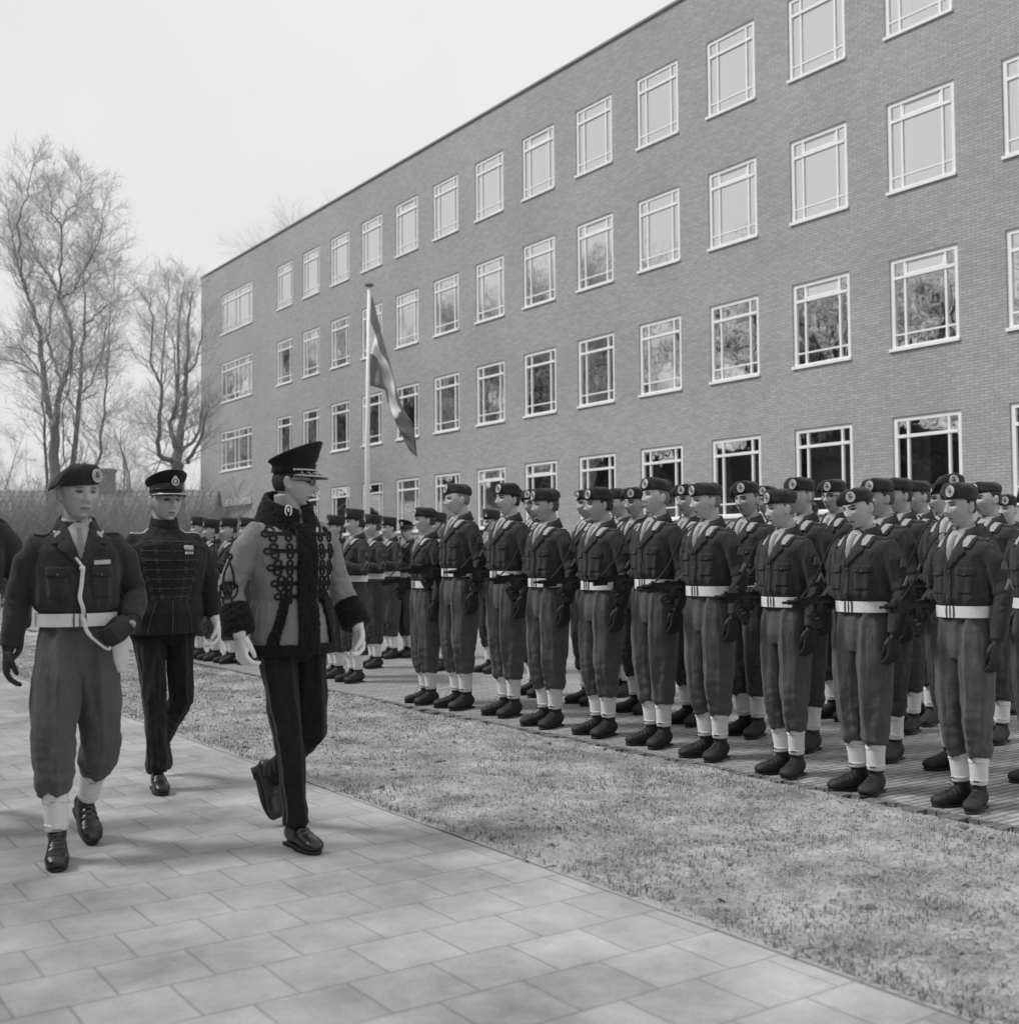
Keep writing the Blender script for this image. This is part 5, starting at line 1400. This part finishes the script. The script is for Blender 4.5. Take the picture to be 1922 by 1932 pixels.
def double_stripe(tm, J, m='stripe'):
    bv = bvh_of(tm); g = G()
    for s in ('L', 'R'):
        sx = 1 if s == 'L' else -1; fr = (V3((sx, 0, 0)), V3((0, 1, 0)), V3((0, 0, 1)), V3((-sx, 0, 0)))
        h, k, a = J['hip'+s], J['knee'+s], J['ank'+s]
        for o_ in (-.017, .017):
            P = []
            for i in range(40):
                t = i/39; z = 1.05-(1.05-(a.z+.01))*t
                c = h.lerp(k, min(1, max(0, (h.z-z)/(h.z-k.z)))) if z > k.z else k.lerp(a, min(1, (k.z-z)/max(.05, (k.z-a.z))))
                q0 = V3((c.x+sx*.5, c.y+.006+o_, z)); loc, nr, i_, d_ = bv.ray_cast(q0, V3((-sx, 0, 0)))
                if loc is None or loc.x*sx < 0: continue
                P.append((loc+V3((sx*.001, 0, 0)), .0095, .0025, V3((0, 1, 0))))
            if len(P) > 3: g.tube(P, n=8)
    return fixn(g.mesh('stripe', M[m]))

# ---- general in grey frogged coat with black fur
HSC[0] = 1.0
J = J_walk(); J.update(elbR=V3((-.285, .055, 1.175)), wriR=V3((-.285, -.03, .965)), handR=V3((.05, -.15, -1)), hsize=1.18)
J.update(elbL=V3((.285, .02, 1.185)), wriL=V3((.315, -.11, .975)), handL=V3((-.05, -.1, -1)), curlL=.9, curlR=.75)
r, hm, sc = walker(572, 1610, 826, 'officer in grey fur-trimmed frogged coat and peaked cap, head turned to the ranks', J, AF+radians(8), 2, 46, 3, 0, 'hair_dark', skin='skin_tan', fat=1.18, low=-.05, ht=1.862)
pc = peaked_cap('tall'); b = link('peaked_cap', pc['cap'], r); b.matrix_local = hm @ Matrix.Translation((0, .004, .012))
for k_ in ('cap_band', 'visor', 'braid', 'strap', 'badge'): link({'braid': 'visor_braid', 'strap': 'chin_strap', 'badge': 'cap_badge'}.get(k_, k_), pc[k_], b)
gl_ = link('glasses', glasses_mesh(), r); gl_.matrix_local = hm
jm = long_coat(J, .875, 1.10, 1.12, 'hussar'); jk = link('coat', jm, r); bv = bvh_of(jm)
def fur_disp(p, nr): return .004*noise.noise(p*60)+.003*noise.noise(p*120)
def furify(me, vox=.006):
    g = G(); g.v = [v.co.copy() for v in me.vertices]; g.f = [tuple(p.vertices) for p in me.polygons]; return remesh(g, me.name, vox, M['fur'], 0, fur_disp)
g = G(); patch(bv, [(-.055, 1.47), (.050, 1.47), (.050, .878), (-.055, .878)], off=.008, th=.016, step=.02, g=g); link('fur_front', furify(g.mesh('fur_front')), jk)
link('fur_hem', furify(ring_on('fur_hem', None, .862, .915, .215, .170, .018)), jk)
for s in (1, -1):
    g = G(); patch(bv, mirror([(.085, 1.125), (.120, 1.125), (.178, .93), (.190, .87), (.142, .87), (.135, .93)], s), off=.006, th=.014, step=.02, g=g)
    link('fur_pocket_edge', furify(g.mesh('fur_pocket_edge')), jk)
for s in ('L', 'R'):
    el, wr = J['elb'+s], J['wri'+s]; ax = (wr-el).normalized(); g = G()
    g.tube([(wr-ax*.145, .060, .062), (wr-ax*.14, .066, .069), (wr-ax*.08, .071, .075), (wr-ax*.02, .072, .076), (wr-ax*.008, .066, .070), (wr-ax*.006, .050, .054)], n=26, hint=V3((0, 1, 0))); link('fur_cuff', remesh(g, 'fur_cuff', .006, M['fur'], 1, fur_disp), jk)
nc = neck_collar('fur_collar', None, (.128, .118), (.092, .094), 1.472, 1.592, .10, .022, .012, .046); link('fur_collar', furify(nc, .007), jk)
cvh = bv
for s in (1, -1):
    g = G()
    for z, uo in ((1.425, .150), (1.345, .150), (1.268, .138), (1.195, .122), (1.135, .105)):
        for dz in (-.004, .004): cord(bv, [(s*.05, z+dz), (s*uo, z+dz)], r=.0055, off=.004, g=g)
        for cx_, cz_, rr in ((uo, z+.020, .014), (uo, z-.020, .014), (uo+.024, z, .013), (.088, z+.020, .013), (.088, z-.020, .013)):
            cord(bv, circ(s*cx_, cz_, rr, n=8), r=.0052, off=.004, g=g, sub=2)
    link('frogging', g.mesh('frogging', M['cord']), jk)
Dk = V3((.72, .69, 0)).normalized(); Uk = V3((.69, -.72, 0)).normalized(); g = G(); fr = (V3((J['elbR'].x, J['elbR'].y-.01, 0))-Dk*.6, Uk, V3((0, 0, 1)), Dk)
cy = 0.0; kn = [[(cy, 1.305), (cy-.024, 1.24), (cy-.028, 1.20), (cy-.026, 1.17)], [(cy, 1.305), (cy+.024, 1.24), (cy+.028, 1.20), (cy+.026, 1.17)], circ(cy, 1.322, .012, n=8), [(cy-.030, 1.205), (cy+.030, 1.205)],
      circ(cy, 1.165, .018, .034, 12), circ(cy-.022, 1.165, .018, .034, 12), circ(cy+.022, 1.165, .018, .034, 12), [(cy-.022, 1.135), (cy-.022, 1.11), (cy, 1.075)], [(cy+.022, 1.135), (cy+.022, 1.11), (cy, 1.075)]]
for q in kn: cord(bv, q, fr=fr, r=.0048, off=.003, g=g)
link('sleeve_knot', g.mesh('sleeve_knot', M['cord']), jk)
g = G()
for s in (1, -1):
    c = V3((s*.062, -.112 if s < 0 else -.112, 1.535)); out = V3((s*.50, -.80, .25)).normalized(); ux = V3((0, 0, 1)).cross(out).normalized(); uz = out.cross(ux)
    c = V3((s*.070, -.098, 1.530))+out*.010
    g.tube([(c+ux*.014*cos(a)+uz*.026*sin(a), .004, .004) for a in [pi*(-.35+1.7*i/12) for i in range(13)]], n=6, hint=out)
    g.ell(c+uz*.002, (.006, .006, .010), None, 8, 6)
link('collar_badge', g.mesh('collar_badge', M['badge']), jk)
l, nr = hit(bv, FRONT, .075, 1.44); g = G(); g.ell(l+nr*.012, (.008, .004, .016), None, 10, 8); g.ell(l+nr*.012+V3((0, 0, -.02)), (.012, .004, .010), None, 10, 8); link('medal', g.mesh('medal', M['badge']), jk)
tm = trouser_mesh(J, .0062, 'straight', 6, 1.05, m='black'); tr_ = link('trousers', tm, r); link('stripe', double_stripe(tm, J), tr_)
for s in ('L', 'R'):
    bo = link('shoe', boot_mesh(J, s, .005, 'polish', 'shoe'), r); link('sole', sole_mesh(J, s), bo); link('glove', glove_mesh(J, s, .0045, 'whiteglove', .03), r)

# ---- officer in dark corded tunic with medals
HSC[0] = 1.09
J = J_walk(); J.update(elbR=V3((-.270, .085, 1.185)), wriR=V3((-.262, .10, .93)), elbL=V3((.272, .02, 1.18)), wriL=V3((.285, -.11, .955)), curlL=.7, hsize=1.18)
r, hm, sc = walker(302, 1502, 887, 'stout officer in dark corded tunic and peaked cap with medals, walking second', J, AF+radians(-4), 1, 10, 0, 0, 'hair_brown', skin='skin', fat=1.25, low=-.04, ht=1.85)
pc = peaked_cap('low'); b = link('peaked_cap', pc['cap'], r); b.matrix_local = hm @ Matrix.Translation((0, .004, .012))
for k_ in ('cap_band', 'visor', 'braid', 'strap', 'badge'): link({'braid': 'visor_braid', 'strap': 'chin_strap', 'badge': 'cap_badge'}.get(k_, k_), pc[k_], b)
jm = long_coat(J, .890, 1.26, 1.16, 'attila', arm=1.10, aflare=1.12, nm='tunic'); jk = link('tunic', jm, r); bv = bvh_of(jm)
link('standing_collar', neck_collar('standing_collar', M['attila'], (.088, .084), (.070, .072), 1.500, 1.585, .03, .006, .0, .018), jk)
g = G()
for k_, z in enumerate((1.435, 1.38, 1.325, 1.27, 1.215, 1.16, 1.11)):
    uo = (.165, .158, .150, .14, .125, .108, .095)[k_]
    for s in (1, -1):
        cord(bv, [(s*.005, z), (s*uo, z+.003)], r=.0028, off=.002, g=g)
        for cx_ in (uo+.008, uo*.58):
            cord(bv, circ(s*cx_, z+.008, .008, n=7), r=.0024, off=.002, g=g, sub=2); cord(bv, circ(s*cx_, z-.009, .008, n=7), r=.0024, off=.002, g=g, sub=2)
cord(bv, [(.004, 1.09), (.004, .90)], r=.003, off=.001, g=g)
for s in (1, -1): cord(bv, [(s*.085, 1.09), (s*.115, 1.0), (s*.13, .90)], r=.0026, off=.001, g=g)
link('frogging', g.mesh('frogging', M['cord_lt']), jk)
TOP = (V3((0, 0, 2)), V3((1, 0, 0)), V3((0, 1, 0)), V3((0, 0, -1))); g = G()
for s in (1, -1): cord(bv, [(s*.095, .0), (s*.20, .008)], fr=TOP, r=.006, off=.003, g=g); cord(bv, [(s*.095, .014), (s*.20, .018)], fr=TOP, r=.006, off=.003, g=g)
link('shoulder_cord', g.mesh('shoulder_cord', M['badge']), jk)
g = G(); patch(bv, [(.075, 1.412), (.130, 1.412), (.130, 1.385), (.075, 1.385)], off=.008, th=.004, g=g)
ribb = fixn(g.mesh('ribbon_bar', M['ribbon'])); link('ribbon_bar', ribb, jk); g = G()
for u in (.082, .095, .108, .121): l, nr = hit(bv, FRONT, u, 1.368); g.ell(l+nr*.010, (.0065, .003, .009), None, 10, 8)
link('medal', g.mesh('medal', M['badge']), jk)
tm = trouser_mesh(J, .0062, 'straight', 7, 1.08, m='black'); tr_ = link('trousers', tm, r); link('stripe', double_stripe(tm, J), tr_)
for s in ('L', 'R'):
    bo = link('shoe', boot_mesh(J, s, .005, 'polish', 'shoe'), r); link('sole', sole_mesh(J, s), bo); link('glove', glove_mesh(J, s, .0045, 'whiteglove', .03), r)
HSC[0] = 1.0
# ---- man at the very left edge, only his sleeve shows
J = J_walk(); J.update(elbL=V3((.275, .05, 1.18)), wriL=V3((.275, .02, .94)))
r, hm, sc = walker(-118, 1590, 880, 'man cut by the left picture edge, only his dark sleeve showing', J, AF+radians(-10), 0, 10, 0, 0, 'hair_brown', 1.02)
b = link('beret', beret_mesh(1.0), r); b.matrix_local = hm
jm = blouse_mesh(J, .008, 1.05, 5); jk = link('jacket', jm, r)
for nm, me, _ in uniform_trim(jm, J):
    if nm in ('shirt', 'tie', 'shirt_collar'): link(nm, me, r)
    elif nm in ('chevron', 'sleeve_patch'): continue
    else: link(nm, me, jk)
link('belt', belt_mesh(1.03), r); link('trousers', trouser_mesh(J, .008, 'bloused', 5, 1.0), r)
for s in ('L', 'R'): link('gaiter', gaiter_mesh(J, s), r); bo = link('boot', boot_mesh(J, s, .008), r); link('glove', glove_mesh(J, s, .006), r)

# ================================================================== THE RANKS
def S(px, py, top, label, gun='smg', gl=None, **k):
    if len(label.split()) > 16: print('LONG', len(label.split()), label)
    if gun and gl and len(gl.replace('-', ' ').split()) > 16: print('LONGG', len(gl.split()), gl)
    r = soldier(px, py, top, label, **k)
    if gun: give_gun(r, gl, gun)
    return r
FR = 'front-rank beret soldier, '
front = [
 (805, 1333, 958, FR+'short, at the left end beside a very tall comrade', dict(face=2, yaw=-14, hair='hair_brown', rot=-2, var=0)),
 (868, 1342, 913, FR+'tallest of the rank, shaven fair temples, second from left', dict(face=0, yaw=-16, hair='hair_fair', baldside=True, var=1, skin='skin')),
 (958, 1356, 915, FR+'chin raised, third from the left end', dict(face=2, yaw=-6, pitch=-6, hair='hair_dark', var=2, droop=1.25)),
 (1035, 1376, 925, FR+'fourth from left, before one with glasses', dict(face=0, yaw=-20, hair='hair_brown', var=0, skin='skin_tan')),
 (1135, 1393, 923, FR+'fifth from the left end, dark hair and tilted beret', dict(face=2, yaw=-20, hair='hair_dark', var=1, skin='skin_tan', droop=1.15)),
 (1238, 1413, 906, FR+'sixth, beret set far back on a pale head held high', dict(face=1, yaw=-14, pitch=-7, hair='hair_fair', baldside=True, var=2)),
 (1343, 1436, 912, FR+'seventh, very fair short hair, under the ground floor window', dict(face=0, yaw=-22, hair='hair_fair', baldside=True, var=0)),
 (1487, 1468, 925, FR+'fourth... ', dict(face=1, yaw=-24, hair='hair_fair', var=1, baldside=True, pitch=2)),
 (1633, 1500, 920, FR+'broad face bent down and turned toward the camera', dict(face=1, yaw=-2, pitch=9, tilt=-4, hair='hair_dark', var=2)),
 (1828, 1530, 918, FR+'nearest to the camera at the right, dark hair and full lips', dict(face=3, yaw=-13, hair='hair_dark', var=0, skin='skin_tan')),
]
front[7] = front[7][:3]+(FR+'third from the right end, fair hair, bent face in profile',)+front[7][4:]
guns = ['beside the short soldier at the left end', 'held by the tallest soldier', 'of the soldier with raised chin', 'of the fourth front-rank soldier', 'of the fifth front-rank soldier', 'of the pale soldier holding his head high', 'of the very fair seventh soldier', 'of the third soldier from the right end', 'of the broad-faced soldier bending his head', 'of the front-rank soldier nearest to the camera']
for i, (x, y, t, lb, kw) in enumerate(front): S(x, y, t, lb, gl='black submachine gun at the hip, '+guns[i], lod=0, **kw)
B2 = 'second-rank beret soldier, '
ranks = [
 (1013, 1318, 922, B2+'glasses, between the third and fourth front men', dict(face=0, yaw=10, glasses=True)),
 (1112, 1334, 925, B2+'mostly hidden behind the fifth front man', dict(face=1, yaw=-10)),
 (1207, 1350, 922, B2+'dark-browed, left of the pale sixth man', dict(face=2, yaw=4, hair='hair_dark')),
 (1306, 1372, 914, B2+'between the sixth and seventh front men', dict(face=3, yaw=2, hair='hair_brown')),
 (1415, 1394, 912, B2+'round face behind the very fair seventh man', dict(face=1, yaw=4, hair='hair_brown')),
 (1518, 1420, 903, B2+'tall, beret above the third man from right', dict(face=0, yaw=-10, hair='hair_fair')),
 (1672, 1438, 907, B2+'profile close behind the broad-faced soldier', dict(face=2, yaw=-18, hair='hair_brown')),
 (1808, 1460, 897, B2+"glasses, left of the nearest soldier's head", dict(face=0, yaw=14, glasses=True, hair='hair_dark')),
 (1968, 1484, 920, B2+'cut by the right edge of the picture', dict(face=3, yaw=0, hair='hair_brown')),
 (1172, 1318, 925, 'third-rank beret soldier, directly behind the fifth front-rank man', dict(face=0, yaw=-20, hair='hair_brown')),
 (1457, 1345, 918, 'third-rank beret soldier, half a face behind third man from right', dict(face=2, yaw=10, hair='hair_dark')),
 (1582, 1362, 908, 'third-rank beret soldier in glasses, standing free in a gap', dict(face=0, yaw=4, glasses=True, hair='hair_brown')),
 (1708, 1386, 905, 'third-rank beret soldier, lean profile, left one of two alike', dict(face=2, yaw=-22, hair='hair_dark')),
 (1742, 1372, 908, 'fourth-rank beret soldier, right one of two alike profiles', dict(face=0, yaw=-22, hair='hair_brown')),
 (1872, 1405, 910, "third-rank beret soldier behind the nearest soldier's neck", dict(face=1, yaw=-20, hair='hair_dark')),
 (1532, 1300, 950, 'small far-rank soldier, badge and face beside the free-standing man in glasses', dict(face=2, yaw=5)),
 (1778, 1335, 915, 'far-rank beret soldier, sliver of face in the rear rank', dict(face=2, yaw=-10)),
 (1908, 1350, 935, 'far-rank beret soldier at the right edge, before the brick wall', dict(face=1, yaw=10)),
]
for x, y, t, lb, kw in ranks:
    S(x, y, t, lb, gun='smg' if y > 1340 and x < 1900 else None, gl='submachine gun of the '+lb.replace(' beret soldier', ' man'), lod=1, var=(x % 3), skin=('skin', 'skin_tan')[x % 2], tmat='trouser_dark', **kw)
far = [
 (668, 1293, 966, 'front man of the field-cap company, right beside the general\'s sleeve', dict(face=2, yaw=-12, hair='hair_dark', hscale=None)),
 (632, 1284, 978, 'field-cap soldier half hidden by the grey coat sleeve', dict(face=0, yaw=-10)),
 (706, 1266, 976, 'field-cap soldier, second face right of the general, looking away', dict(face=1, yaw=-20, hair='hair_brown')),
 (737, 1248, 980, 'dark-haired field-cap soldier, third face right of the general', dict(face=2, yaw=-8, hair='hair_dark')),
 (829, 1270, 972, 'field-cap soldier between the short and the tallest beret soldier', dict(face=0, yaw=0)),
 (927, 1275, 967, 'field-cap soldier right of the tallest beret soldier', dict(face=3, yaw=5)),
 (372, 1248, 980, 'field-cap soldier next to the medalled officer\'s arm', dict(face=0, yaw=-5)),
 (402, 1252, 984, 'dark-haired field-cap soldier in the gap between the two officers', dict(face=2, yaw=-12, hair='hair_dark')),
 (434, 1257, 982, 'field-cap soldier touching the left edge of the grey coat', dict(face=1, yaw=-5)),
 (770, 1246, 985, 'peaked-cap man behind the short beret soldier', dict(face=0, yaw=25, cap='peaked')),
 (690, 1240, 985, 'rear field-cap soldier behind the second face right of the general', dict(face=1, yaw=0)),
 (468, 1258, 982, 'field-cap soldier hidden but for his feet by the grey coat', dict(face=1, yaw=-5)),
]
for x, y, t, lb, kw in far:
    c_ = kw.pop('cap', 'field')
    S(x, y, t, lb, gun='rifle', gl='rifle across the chest of the '+' '.join(lb.split()[:8]), cap=c_, pose='port', lod=1, var=x % 2, tmat='trouser_dark', group='soldiers in field caps farther along the parade', **kw)
